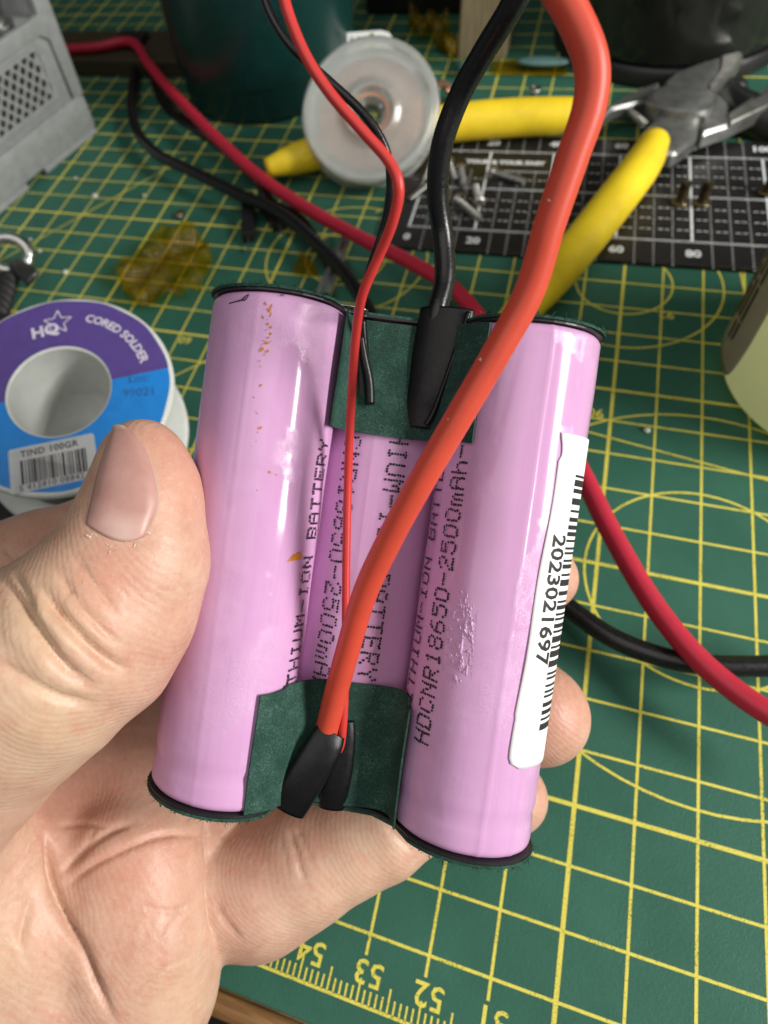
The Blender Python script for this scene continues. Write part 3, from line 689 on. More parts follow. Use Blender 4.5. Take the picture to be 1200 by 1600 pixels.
while x < .70:
    w = r_.choice([.018, .03, .05]); L.append(([(x, -.34, 0), (x + w, -.34, 0), (x + w, .22, 0), (x, .22, 0)], [(0, 1, 2, 3)])); x += w + r_.choice([.02, .03, .045])
part('barcode_bars', on_bar(join(*L), .031), INK, so, smooth=False)['kind'] = 'stuff'
part('reel_lettering', on_bar(join(move(text('TIND 100GR', .21, .003, 'CENTER', 1.08), -.05, .37), move(text('5 412810 08842', .19, .0, 'CENTER', 1.1), -.06, -.43)), .031), INK, so, smooth=False)['kind'] = 'stuff'

# ---- bottle at the right edge
btc = np.array((9.12, 14.1, 0)); bot = thing('plastic_bottle', 'cloudy yellowish plastic bottle with tan label cut off by the right edge', 'bottle', btc)
part('bottle_body', lathe([(.01, .02), (2.2, .02), (2.55, .10), (2.78, .32), (2.86, .65), (2.88, 1.0), (2.88, 8.5), (2.5, 9.6), (1.2, 10.4), (1.2, 11.5), (.01, 11.5)], 80), BOTTLEMAT, bot, world=False, angle=60)
al0, al1 = math.radians(146), math.radians(199)
def lab(u, v):
    q = max(0, (.22 - v) / .22); cut_ = .10 * (1 - math.sqrt(max(0, 1 - q * q))); a = al0 + (al1 - al0) * (cut_ + (1 - 2 * cut_) * u); z = .55 + 6.8 * v
    return (2.90 * math.cos(a), 2.90 * math.sin(a), z)
part('bottle_label', thick(grid(24, 40, lab), .01), TANLABEL, bot, world=False)
L = []; r_ = np.random.default_rng(8)
for k in range(7):
    a = al0 + math.radians(7 + 5.2 * k); z = 1.0 + (.25 if k % 3 == 0 else .6 if k % 3 == 1 else .1)
    while z < 7:
        w = r_.uniform(.25, 1.1); L.append(grid(2, 1, lambda u, v: (2.918 * math.cos(a + math.radians(-1.1 + 2.2 * u)), 2.918 * math.sin(a + math.radians(-1.1 + 2.2 * u)), z + w * v))); z += w + r_.uniform(.06, .14)
part('bottle_print', join(*L), PRINTBROWN, bot, world=False, smooth=False)['kind'] = 'stuff'
# ================================================================== BATTERY PACK
PK_R = np.array([[0.977688, -0.045711, 0.205029], [0.149927, 0.835487, -0.528661], [-0.147134, 0.547605, 0.823699]])
PK_T = np.array([0.30956, 3.67001, 6.28852]) + 0.07 * PK_R[:, 1]
S_, CR, HL = 1.532, 0.85, 3.05                     # half spacing of the outer cells, cell radius, half length
CELLX = ((-S_, 0.0), (0.02, -0.85), (S_, 0.0))
pack = thing('battery_pack', 'three pink cell battery pack with red and black wires held up by the hand', 'battery pack', PK_T, Matrix(PK_R.tolist()))
def pl(v): return (np.atleast_2d(np.asarray(v, float)) - PK_T) @ PK_R       # world -> pack
def pw(v): return np.atleast_2d(np.asarray(v, float)) @ PK_R.T + PK_T       # pack -> world
def lathe_y(prof, c, n=64):
    V, F = lathe(prof, n); return np.c_[V[:, 0] + c[0], V[:, 2], -V[:, 1] + c[1]], F
def on_cell(V2, c, ang0, y0, r, flip=1):
    """wrap flat print round a cell: print's x runs along the cell, its y runs round the cell"""
    V2 = np.asarray(V2, float)
    a = ang0 - flip * V2[:, 1] / CR; y = y0 + flip * V2[:, 0]
    rr = r + V2[:, 2]
    return np.c_[c[0] + rr * np.sin(a), y, c[1] + rr * np.cos(a)]
FONT = {'A': '01110 10001 10001 11111 10001 10001 10001', 'B': '11110 10001 10001 11110 10001 10001 11110', 'C': '01110 10001 10000 10000 10000 10001 01110',
 'D': '11110 10001 10001 10001 10001 10001 11110', 'E': '11111 10000 10000 11110 10000 10000 11111', 'H': '10001 10001 10001 11111 10001 10001 10001',
 'I': '01110 00100 00100 00100 00100 00100 01110', 'L': '10000 10000 10000 10000 10000 10000 11111', 'M': '10001 11011 10101 10101 10001 10001 10001',
 'N': '10001 11001 10101 10101 10011 10001 10001', 'O': '01110 10001 10001 10001 10001 10001 01110', 'R': '11110 10001 10001 11110 10100 10010 10001',
 'T': '11111 00100 00100 00100 00100 00100 00100', 'U': '10001 10001 10001 10001 10001 10001 01110', 'Y': '10001 10001 01010 00100 00100 00100 00100',
 'V': '10001 10001 10001 10001 10001 01010 00100', '-': '00000 00000 00000 11111 00000 00000 00000', '0': '01110 10001 10001 10001 10001 10001 01110',
 '1': '00100 01100 00100 00100 00100 00100 01110', '2': '01110 10001 00001 00110 01000 10000 11111', '3': '11110 00001 00001 01110 00001 00001 11110',
 '5': '11111 10000 11110 00001 00001 10001 01110', '6': '00110 01000 10000 11110 10001 10001 01110', '7': '11111 00001 00010 00100 00100 00100 00100',
 '8': '01110 10001 10001 01110 10001 10001 01110', 'm': '00000 00000 11010 10101 10101 10101 10101', 'h': '10000 10000 10110 11001 10001 10001 10001',
 '.': '00000 00000 00000 00000 00000 00000 00100', ' ': '00000 ' * 7}
def dots(s, pitch_x, pitch_y, r):
    L = []; x = 0
    for ch in s:
        rows = FONT[ch].split()
        for j, row in enumerate(rows):
            for i, b in enumerate(row):
                if b == '1':
                    L.append(disc((x + i * pitch_x + rng.normal(0, .003), -j * pitch_y + 3 * pitch_y + rng.normal(0, .003)), r * rng.uniform(.85, 1.1), 6))
        x += 6.15 * pitch_x
    return join(*L), x
cell_objs = []
groove = 2.66
for ci, c in enumerate(CELLX):
    sg = -1 if ci != 1 else 1
    ys = np.linspace(-HL + 0.12, HL - 0.12, 60); pr = [(0.02, -HL), (CR - 0.16, -HL)]
    pr += [(CR - 0.10 + 0.10 * math.sin(t), -HL + 0.10 - 0.10 * math.cos(t)) for t in np.linspace(0.2, 1.5, 6)]
    pr += [(CR - 0.030 * math.exp(-((y - sg * groove) / 0.06) ** 2) + 0.003 * math.sin(5 * y + ci), y) for y in ys]
    pr += [(CR - 0.10 + 0.10 * math.cos(t), HL - 0.10 + 0.10 * math.sin(t)) for t in np.linspace(0.1, 1.5, 6)] + [(CR - 0.16, HL), (0.02, HL)]
    V, F = lathe_y(pr, c, 180); an = np.arctan2(V[:, 0] - c[0], V[:, 2] - c[1]); rad_ = np.hypot(V[:, 0] - c[0], V[:, 2] - c[1])
    dr = .0025 * np.sin(5 * an + 2 * ci) + .002 * np.sin(11 * an + 1.3 * V[:, 1] + ci) + .0015 * np.sin(2.2 * V[:, 1] + 3 * an)
    for a_, w_, h_ in ((.10, .035, .010), (.62, .03, .007), (-1.2, .03, .006)) if ci == 2 else ((-.2, .03, .004), (1.45, .03, .006)):
        dr += h_ * np.exp(-((an - a_) / w_) ** 2)
    k_ = np.where(rad_ > CR - .09, 1 + dr / CR, 1); V[:, 0] = c[0] + (V[:, 0] - c[0]) * k_; V[:, 2] = c[1] + (V[:, 2] - c[1]) * k_
    o = part('battery_cell', (V, F), CELL, pack, world=False, angle=50,
             label=('left battery cell with orange scuffs', 'middle battery cell set back', 'right battery cell with white barcode sticker')[ci])
    cell_objs.append(o)
def print_line(ci, s, ang, y0, px_, py_, flip, r=0.0175):
    (V, F), w = dots(s, px_, py_, r); V[:, 2] += 0.004
    part('dot_lettering', (on_cell(V, CELLX[ci], math.radians(ang), y0, CR + 0.009, flip), F), INK, cell_objs[ci], world=False, smooth=False)['kind'] = 'stuff'
print_line(0, 'LITHIUM-ION BATTERY', 66, -1.90, 0.0292, 0.034, 1)
print_line(1, 'HDCNR18650-2500mAh-3.7V', -30, 1.98, 0.0340, 0.035, -1)
print_line(1, 'LITHIUM-ION BATTERY', 10, 2.28, 0.0325, 0.035, -1)
print_line(2, 'HDCNR18650-2500mAh-3.7V', -52, -1.93, 0.0306, 0.034, 1)
print_line(2, 'LITHIUM-ION BATTERY', -78, -1.75, 0.0296, 0.033, 1)

# sticker with digits and bars on the right cell
a0, a1, yt, yb = math.radians(15), math.radians(100), 1.86, -1.98
def stk(u, v):
    y = yb + (yt - yb) * v; e = 0.0
    dl = 0.05 * math.exp(-((v - 1) / 0.03) ** 2) + 0.012 * math.sin(14 * v) + (0.035 if v < .93 else 0) * (1 if v > .15 else .6)
    rc = 0.16; q = max(0.0, (yb + rc - y)) / rc; e = rc * (1 - math.sqrt(max(0, 1 - q * q)))
    a = a0 + math.radians(8) * v + (0.07 - dl) / CR * (1 if v < .93 else 1) + e / CR + (a1 - a0 - e / CR) * u
    return (CELLX[2][0] + (CR + 0.016) * math.sin(a), y, CELLX[2][1] + (CR + 0.016) * math.cos(a))
st = part('sticker', thick(grid(20, 60, stk), 0.008), STICKER, cell_objs[2], world=False)
V, F = text('2023021697', 0.30, 0.006, 'LEFT', 1.0, True)
part('sticker_digits', (on_cell(V, CELLX[2], math.radians(36), 0.72, CR + 0.0205, -1), F), INK, cell_objs[2], world=False, smooth=False)['kind'] = 'stuff'
L = []; y = 1.42
while y > -1.52:
    w = rng.choice([0.028, 0.028, 0.05, 0.075]); g = rng.choice([0.028, 0.04, 0.06])
    V = np.array([(0, 0, 0), (w, 0, 0), (w, .3, 0), (0, .3, 0)] ); V[:, 1] -= 0.30
    # eight short facets follow the curve
    Vg, Fg = grid(1, 6, lambda u, v: (u * w, -0.30 + v * .3, 0)); L.append((on_cell(Vg, CELLX[2], math.radians(66), y, CR + 0.0205, -1), [f[::-1] for f in Fg])); y -= w + g
part('sticker_bars', join(*L), INK, cell_objs[2], world=False, smooth=False)['kind'] = 'stuff'

# scuffs of the left cell and glue residue of the right cell
def on_px(u, v, ci, r):
    o = pl(CAM_C)[0]; d = pl(px(u, v, 5))[0] - o; c = CELLX[ci]
    ox, oz = o[0] - c[0], o[2] - c[1]; a = d[0] ** 2 + d[2] ** 2; b = 2 * (ox * d[0] + oz * d[2]); q = ox * ox + oz * oz - r * r
    k = (-b - math.sqrt(max(0, b * b - 4 * a * q))) / (2 * a); return o + k * d
L = []
for (u, v, s, n) in ((420, 478, 6, 5), (417, 505, 4, 3), (419, 520, 5, 5), (412, 545, 6, 7), (408, 570, 3, 2), (403, 605, 3, 2), (401, 650, 3, 3), (404, 668, 4, 3), (480, 568, 3, 2), (425, 740, 4, 3), (396, 622, 2, 2), (400, 690, 2, 1), (393, 700, 2, 1), (422, 765, 2, 1), (404, 763, 2, 1)):
    for _ in range(n):
        cu, cv = u + rng.normal(0, s * .8), v + rng.normal(0, s * 1.3); k = rng.integers(4, 7); th = np.sort(rng.uniform(0, 6.28, k)); rr_ = rng.uniform(.4, 1.0, k) * s * .85
        L.append(([on_px(cu + r_ * math.cos(t), cv + r_ * math.sin(t), 0, CR + .009) for r_, t in zip(rr_, th)], [tuple(range(k))[::-1]]))
L.append(([on_px(u, v, 0, CR + .009) for u, v in ((449, 878), (457, 867), (468, 862), (472, 866), (470, 874))], [(0, 1, 2, 3, 4)[::-1]]))
part('scuff_flecks', join(*L), ORANGEFLECK, cell_objs[0], world=False, smooth=False)['kind'] = 'stuff'
L = []
for P in (((358, 474), (372, 470), (380, 468)), ((378, 468), (384, 462), (388, 460)), ((380, 470), (385, 466), (389, 459)), ((438, 461), (444, 461))):
    Q = np.array([on_px(u, v, 0, CR + .009) for u, v in P]); L.append(tube(Q, 0.006, 5, 3))
part('scratch', join(*L), INK, cell_objs[0], world=False)['kind'] = 'stuff'
bm = bmesh.new(); pts = []
def residue(u, v):
    uu, vv = 697 + 48 * u, 905 + 185 * v
    uu -= 16 * v - 6
    p = on_px(uu, vv, 2, CR); k = 2.2 * u - 1.1, 2.2 * v - 1.1
    e = max(0, 1 - k[0] ** 2 - k[1] ** 2 * .9)
    q = Vector((uu * .16, vv * .09, 1.7)); nz = 1.6 * mnoise.noise(q * .9) + 1.2 * mnoise.noise(q * 2.1) + 1.0 * mnoise.noise(q * 4.3) - .35 + .7 * (1 - abs(k[0])) * (1 - abs(k[1]))
    h = 0.013 * min(1, e * 2.5) * min(1.2, nz) - 0.003
    c = CELLX[2]; n = unit((p[0] - c[0], 0, p[2] - c[1])); return p + n * (h + .004)
part('glue_residue', grid(60, 150, residue), RESIDUE, cell_objs[2], world=False)

# insulating paper: two strips across the cells, one plate at each end
def paper(path, y0, y1, wob, name='insulating_paper', sag=None):
    Q = spline([(x, 0, z) for x, z in path], 10); n = len(Q) - 1
    def f(u, v):
        i = u * n; j = min(int(i), n - 1); p = Q[j] + (Q[j + 1] - Q[j]) * (i - j)
        y = y0 + (y1 - y0) * v + (sag(u) if sag else 0) * (1 - v if y1 < -2 else 1)
        return (p[0] + 0.008 * math.sin(3 * y + 5 * u), y + wob * math.sin(9 * u + 1), p[2] + 0.010 * math.sin(4 * v + 7 * u))
    return part(name, thick(grid(n, 16, f), 0.022), PAPER, pack, world=False, angle=50)
r2 = CR + 0.03
def ca(ci, deg, r=r2): return (CELLX[ci][0] + r * math.sin(math.radians(deg)), CELLX[ci][1] + r * math.cos(math.radians(deg)))
paper([(-0.70, 0.46), (-0.67, 0.22), (-0.52, 0.02), (-0.25, 0.03), (0.02, 0.05), (0.30, 0.03), (0.52, 0.10), (0.70, 0.36), ca(2, -62), ca(2, -50), ca(2, -41)], 3.02, 1.62, 0.012)
paper([ca(0, 30), ca(0, 42), ca(0, 54), (-0.80, 0.47), (-0.60, 0.20), (-0.35, 0.05), (0.02, 0.05), (0.36, 0.02), (0.58, 0.05), (0.68, 0.22), (0.70, 0.46)], -1.50, -3.05, 0.012,
      sag=lambda u: -0.12 * math.exp(-(u / 0.25) ** 2) - (0.10 if u > .93 else 0))
def outline(r, off=0.0):
    P = []
    def A(ci, d0, d1, n):
        for d in np.linspace(d0, d1, n): P.append(ca(ci, d, r))
    A(0, 50, -180, 26); A(1, 215, 145, 10); A(2, 180, -50, 26)
    for x, z in ((0.72, 0.26), (0.45, 0.06 + off), (0.02, 0.05 + off), (-0.45, 0.06 + off), (-0.72, 0.26)): P.append((x, z))
    return P
def plate(y0, y1, r, m, name, label=None):
    V, F = prism([(x, -z) for x, z in outline(r)], y0, y1)
    V = np.c_[V[:, 0], V[:, 2], -V[:, 1]]; return part(name, (V, F), m, pack, world=False, smooth=False)
plate(HL + 0.002, HL + 0.028, CR + 0.005, BLACKPL, 'end_gap_dark'); e1 = plate(HL + 0.030, HL + 0.062, CR + 0.035, PAPER, 'end_insulator')  # black plates stand in for the dark gap between cells and end paper
plate(-HL - 0.032, -HL - 0.002, CR + 0.028, BLACKPL, 'end_gap_dark'); e2 = plate(-HL - 0.070, -HL - 0.034, CR + 0.040, PAPER, 'end_insulator')
for e, y in ((e1, HL + 0.055), (e2, -HL - 0.06)):                    # torn fibres along the cut edge
    L = []; O = outline(CR + 0.032)
    for k in range(560):
        i = rng.integers(0, len(O) - 6); t = rng.uniform(); x = O[i][0] * (1 - t) + O[i + 1][0] * t; z = O[i][1] * (1 - t) + O[i + 1][1] * t
        p = np.array((x, y + rng.uniform(-.02, .02), z)); d = np.array((rng.normal(0, .03), np.sign(y) * rng.uniform(-.01, .05), rng.normal(0, .03) + .01)) * rng.uniform(.5, 1.9)
        s = unit(rng.normal(size=3)) * .0038; mid = p + d * .5 + rng.normal(0, .012, 3)
        L.append(([p - s, p + s, mid + s * .8, p + d, mid - s * .8], [(0, 1, 2, 3, 4)]))
    part('paper_fibres', join(*L), PAPER, e, world=False, smooth=False)['kind'] = 'stuff'
# nickel strip that shows between the left and the middle cell
part('nickel_strip', (pw(thick(grid(6, 2, lambda u, v: (-0.86 + .42 * u, HL + 0.035 + 0.02 * math.sin(3 * u), 0.40 - 0.12 * u - .2 * v)), 0.012)[0]), thick(grid(6, 2, lambda u, v: (0, 0, 0)), 0.01)[1]), NICKEL, pack)

def wire(name, pts, r, m, n=24):
    return part(name, tube([px(*p) for p in pts], r, n, 10), m, pack)
wire('thick_red_wire', [(500, 1190, 8.86), (514, 1125, 8.72), (538, 1035, 8.4), (569, 930, 8.0), (608, 845, 7.65), (655, 758, 7.35), (712, 660, 7.1), (779, 545, 6.85), (827, 455, 6.65), (859, 350, 6.4), (893, 250, 6.2), (921, 165, 6.05), (923, 95, 5.95), (893, 20, 5.9), (852, -45, 5.85), (800, -110, 5.8)], 0.143, REDORANGE, 32)
rw = pack.children[-1]
wbv = BVHTree.FromPolygons([tuple(v.co) for v in rw.data.vertices], [tuple(p.vertices) for p in rw.data.polygons])
L = []
for u, v, s_ in ((746, 556, 5), (750, 560, 4), (744, 559, 3), (743, 553, 3), (752, 563, 3), (858, 313, 3), (700, 655, 2), (868, 480, 2)):
    o_ = pl(CAM_C)[0]; d_ = unit(pl(px(u, v, 5))[0] - o_); h_ = wbv.ray_cast(Vector(o_), Vector(d_))
    if h_[0] is None: continue
    n_ = np.array(h_[1]); a_ = unit(np.cross(n_, (.3, .8, .2))); b_ = np.cross(n_, a_); th = np.sort(rng.uniform(0, 6.28, 6)); r_ = rng.uniform(.5, 1.1, 6) * s_ * .0062
    L.append(([np.array(h_[0]) + n_ * .003 + a_ * r * math.cos(t) + b_ * r * math.sin(t) for r, t in zip(r_, th)], [tuple(range(6))]))
part('pale_chip', join(*L), CRUMB, rw, world=False, smooth=False)['kind'] = 'stuff'
wire('thin_red_wire', [(531, 1180, 8.80), (537, 1120, 8.70), (540, 1010, 8.62), (541, 880, 8.56), (544, 740, 8.4), (549, 620, 8.0), (556, 525, 7.5), (566, 462, 7.1), (592, 400, 6.8), (614, 345, 6.5), (623, 292, 6.3), (606, 250, 6.3), (562, 200, 6.3), (515, 145, 6.3), (478, 88, 6.3), (450, 20, 6.3), (436, -40, 6.3), (420, -100, 6.3)], 0.0505, REDTHIN, 20)
wire('thin_black_wire', [(566, 540, 8.75), (563, 500, 8.5), (566, 462, 7.9), (581, 410, 7.5), (601, 350, 7.3), (610, 292, 7.1), (603, 235, 6.95), (570, 180, 6.85), (512, 125, 6.8), (460, 78, 6.7), (424, 25, 6.7), (402, -40, 6.7), (385, -100, 6.7)], 0.044, RUBBER, 18)
wire('thick_black_wire', [(675, 540, 8.72), (682, 490, 8.66), (695, 435, 8.75), (692, 370, 8.8), (684, 305, 8.6), (690, 230, 8.3), (718, 150, 8.0), (757, 80, 7.6), (797, 15, 7.2), (830, -50, 6.9), (860, -110, 6.6)], 0.130, RUBBER, 26)

def sleeve(pts, rads, flat, hint, m=SHRINK, name='heat_shrink_sleeve', wall=0.016):
    P = [px(*p) for p in pts]; h = px(*hint[0]) - px(*hint[1])
    V, F = tube(P, rads, 28, 8, cap=False, flat=(h, flat)); return part(name, thick((V, F), wall), m, pack)
# the upper one, folded flat round the end of the thick black wire
sleeve([(699, 484, 8.62), (694, 515, 8.60), (684, 560, 8.62), (672, 605, 8.66), (660, 640, 8.72), (656, 668, 8.76)], [0.335, 0.34, 0.325, 0.275, 0.235, 0.225], 0.36, ((760, 500, 8.7), (690, 480, 8.9)))
part('sleeve_fold', tube([px(*p) for p in ((733, 487, 8.42), (722, 520, 8.44), (708, 560, 8.46), (692, 605, 8.52), (677, 645, 8.58), (666, 664, 8.62))], [0.03, 0.035, 0.035, 0.03, 0.035, 0.04], 14, 8), SHRINK, pack)
# the narrow one on the thin black wire, a bent end beside it
sleeve([(562, 500, 8.72), (563, 540, 8.80), (566, 580, 8.86), (568, 632, 8.9)], [0.085, 0.10, 0.11, 0.115], 0.7, ((620, 560, 8.8), (560, 560, 8.85)))
part('sleeve_fold', tube([px(*p) for p in ((563, 520, 8.68), (569, 560, 8.70), (576, 595, 8.74), (578, 632, 8.78))], [0.04, 0.055, 0.062, 0.062], 16, 8), SHRINK, pack)
# the two lower ones round the red wires
sleeve([(517, 1143, 8.70), (508, 1163, 8.66), (490, 1195, 8.64), (468, 1232, 8.66), (449, 1264, 8.74)], [0.19, 0.22, 0.235, 0.24, 0.235], 0.38, ((560, 1160, 8.75), (490, 1130, 8.75)))
sleeve([(540, 1126, 8.80), (538, 1155, 8.80), (531, 1195, 8.81), (523, 1230, 8.84), (519, 1260, 8.92)], [0.11, 0.14, 0.17, 0.185, 0.19], 0.42, ((580, 1140, 8.9), (520, 1130, 8.9)))
# ================================================================== HAND (one continuous surface grown from a blended distance field)
def cq(u, v, d): return np.array([(u - PU) / FOC * d, (v - PV) / FOC * d, d])
VOX = 0.042
LO, HI = np.array([-8.6, -1.1, 6.2]), np.array([5.2, 12.2, 13.9])
nx, ny, nz = [int(math.ceil((HI[i] - LO[i]) / VOX)) + 1 for i in range(3)]
gx, gy, gz = [(LO[i] + VOX * np.arange(n)).astype(np.float32) for i, n in enumerate((nx, ny, nz))]
BIG = 3.0
def field(): return np.full((nx, ny, nz), BIG, np.float32)
def sub(lo, hi):
    a = [max(0, int((lo[i] - LO[i]) / VOX)) for i in range(3)]; b = [min(n, int((hi[i] - LO[i]) / VOX) + 2) for i, n in enumerate((nx, ny, nz))]
    return tuple(slice(p, max(p, q)) for p, q in zip(a, b))
def smin(a, b, k):
    if k <= 0: return np.minimum(a, b)
    h = np.maximum(k - np.abs(a - b), 0) / k; return np.minimum(a, b) - h * h * k * 0.25
def add_cone(fd, A, B, ra, rb, k, squash=None):
    pad = max(ra, rb) + k + 0.5; s = sub(np.minimum(A, B) - pad, np.maximum(A, B) + pad)
    X, Y, Zz = gx[s[0]][:, None, None], gy[s[1]][None, :, None], gz[s[2]][None, None, :]
    if X.size == 0 or Y.size == 0 or Zz.size == 0: return
    d = (B - A).astype(np.float32); L2 = float(d @ d) + 1e-9
    t = np.clip(((X - A[0]) * d[0] + (Y - A[1]) * d[1] + (Zz - A[2]) * d[2]) / L2, 0, 1)
    q = 1.0 if squash is None else squash
    dist = np.sqrt((X - A[0] - t * d[0]) ** 2 + (Y - A[1] - t * d[1]) ** 2 + ((Zz - A[2] - t * d[2]) / q) ** 2) - (ra + (rb - ra) * t)
    fd[s] = smin(fd[s], dist.astype(np.float32), k)
def chain(fd, pts, k=0.25, squash=None):
    P = [cq(*p[:3]) for p in pts]
    for i in range(len(P) - 1): add_cone(fd, P[i], P[i + 1], pts[i][3], pts[i + 1][3], k, squash)
# thumb with its ball
thumb = field()
chain(thumb, [(222, 722, 8.42, .52), (225, 752, 8.38, .63), (219, 790, 8.34, .69), (206, 838, 8.26, .76), (182, 892, 8.18, .83), (150, 945, 8.12, .93), (118, 988, 8.1, 1.06), (64, 1036, 8.15, 1.18), (12, 1080, 8.25, 1.20), (-70, 1150, 8.5, 1.32), (-190, 1270, 9.0, 1.55)], .10)
chain(thumb, [(234, 800, 8.30, .60), (232, 880, 8.22, .66), (216, 960, 8.2, .62), (190, 1030, 8.25, .6)], .25)
palm = field()
chain(palm, [(206, 1345, 10.5, 1.18), (204, 1430, 10.45, 1.28), (196, 1515, 10.5, 1.33), (130, 1650, 10.8, 1.5)], .35)      # pad under the little finger
chain(palm, [(20, 1335, 10.0, .85), (35, 1450, 9.95, .98), (55, 1560, 10.0, 1.05), (40, 1720, 10.3, 1.2)], .30)             # ridge towards the wrist
chain(palm, [(-60, 1400, 9.9, 1.2), (-80, 1560, 10.1, 1.5), (-120, 1750, 10.6, 1.8)], .4)
chain(palm, [(120, 1160, 11.3, 1.0), (230, 1210, 11.35, 1.0), (300, 1240, 11.4, .95)], .35)                                   # upper palm behind the thumb
chain(palm, [(60, 1260, 11.0, 1.1), (180, 1290, 11.3, 1.1)], .35)
chain(palm, [(0, 1150, 11.2, 1.1), (150, 1300, 11.4, 1.1), (120, 1500, 11.3, 1.2), (0, 1700, 11.4, 1.5), (-120, 1800, 11.5, 1.9)], .4)
chain(palm, [(-190, 1290, 9.2, 1.8), (-160, 1500, 10.2, 1.7), (-200, 1800, 11, 2.2)], .4)
chain(palm, [(-120, 1760, 11.2, 2.0), (-300, 2050, 11.6, 2.3), (-520, 2400, 12.0, 2.5)], .5)
index = field()
chain(index, [(-160, 1010, 11.0, 1.1), (-20, 925, 10.9, 1.0), (70, 890, 10.95, .90), (160, 858, 11.15, .85), (300, 830, 11.6, .82), (480, 830, 11.9, .80), (680, 850, 11.8, .72), (790, 885, 11.5, .62), (848, 902, 11.25, .54)], .2)
mid = field()
chain(mid, [(150, 1120, 11.5, 1.0), (330, 1060, 11.9, .92), (520, 1050, 12.1, .86), (690, 1075, 11.95, .82), (780, 1095, 11.5, .80), (832, 1112, 11.1, .765), (842, 1118, 11.0, .73)], .2)
ring = field()
chain(ring, [(200, 1210, 11.5, .95), (380, 1180, 11.9, .88), (560, 1190, 12.0, .80), (700, 1225, 11.7, .72), (775, 1240, 11.3, .62), (798, 1244, 11.15, .56)], .2)
little = field()
chain(little, [(240, 1360, 11.2, .97), (330, 1388, 11.02, .96), (400, 1381, 10.96, .98), (470, 1346, 10.95, .92), (535, 1318, 10.95, .80), (590, 1296, 10.98, .755), (640, 1262, 11.1, .71), (700, 1180, 11.3, .62), (730, 1120, 11.4, .55)], .12)
chain(little, [(395, 1422, 11.0, .64), (440, 1394, 10.98, .62)], .3)
f = palm
f = smin(f, index, .12); f = smin(f, mid, .12); f = smin(f, ring, .10); f = smin(f, little, .05); f = smin(f, thumb, .09)
for ax_ in range(3):
    sl_ = [slice(None)] * 3
    for e_ in (0, -1):
        sl_[ax_] = e_; f[tuple(sl_)] = BIG
def surface_net(f):
    ins = f < 0; c = [ins[a:a + nx - 1, b:b + ny - 1, e:e + nz - 1] for a in (0, 1) for b in (0, 1) for e in (0, 1)]
    n_in = sum(x.astype(np.int8) for x in c); act = np.argwhere((n_in > 0) & (n_in < 8)); idx = np.full((nx - 1, ny - 1, nz - 1), -1, np.int64)
    idx[act[:, 0], act[:, 1], act[:, 2]] = np.arange(len(act)); acc = np.zeros((len(act), 3)); cnt = np.zeros(len(act))
    for ax in range(3):
        o1, o2 = [i for i in range(3) if i != ax]
        for p in (0, 1):
            for q in (0, 1):
                A = act.copy(); A[:, o1] += p; A[:, o2] += q; B = A.copy(); B[:, ax] += 1
                fa, fb = f[A[:, 0], A[:, 1], A[:, 2]].astype(float), f[B[:, 0], B[:, 1], B[:, 2]].astype(float); m = (fa < 0) != (fb < 0)
                t = fa / np.where(m, fa - fb, 1); P = A.astype(float); P[:, ax] += t; acc[m] += P[m]; cnt[m] += 1
    V = LO + VOX * acc / cnt[:, None]; F = []
    for ax in range(3):
        o1, o2 = [(1, 2), (2, 0), (0, 1)][ax]
        sl = [slice(1, -1)] * 3; sl[ax] = slice(0, -1); a = ins[tuple(sl)]; sl2 = list(sl); sl2[ax] = slice(1, None); b = ins[tuple(sl2)]
        E_ = np.argwhere(a != b); off = np.array([1, 1, 1]); off[ax] = 0; E_ = E_ + off; q = []
        for d1, d2 in ((-1, -1), (0, -1), (0, 0), (-1, 0)):
            C_ = E_.copy(); C_[:, o1] += d1; C_[:, o2] += d2; ok = (C_ < np.array(idx.shape)).all(1); r = np.full(len(C_), -1); Cc = np.minimum(C_, np.array(idx.shape) - 1)
            q.append(np.where(ok, idx[Cc[:, 0], Cc[:, 1], Cc[:, 2]], -1))
        q = np.stack(q, 1); e = E_ - 0; flip = f[e[:, 0], e[:, 1], e[:, 2]] < 0; q[~flip] = q[~flip][:, ::-1]; F.append(q[(q >= 0).all(1)])
    return V, np.vstack(F)
HV, HF = surface_net(f)
def relax(V, F, it, lam=.5):
    a = np.concatenate([F[:, 0], F[:, 1], F[:, 2], F[:, 3]]); b = np.concatenate([F[:, 1], F[:, 2], F[:, 3], F[:, 0]])
    I = np.concatenate([a, b]); J = np.concatenate([b, a]); deg = np.bincount(I, minlength=len(V))[:, None]
    for _ in range(it):
        S = np.stack([np.bincount(I, V[J, k], len(V)) for k in range(3)], 1); V = V + lam * (S / deg - V)
    return V
def normals(V, F):
    n = np.cross(V[F[:, 2]] - V[F[:, 0]], V[F[:, 3]] - V[F[:, 1]]); Nn = np.zeros_like(V)
    for k in range(4):
        for j in range(3): Nn[:, j] += np.bincount(F[:, k], n[:, j], len(V))
    return Nn / np.maximum(1e-9, np.linalg.norm(Nn, axis=1))[:, None]
HV = relax(HV, HF, 7)
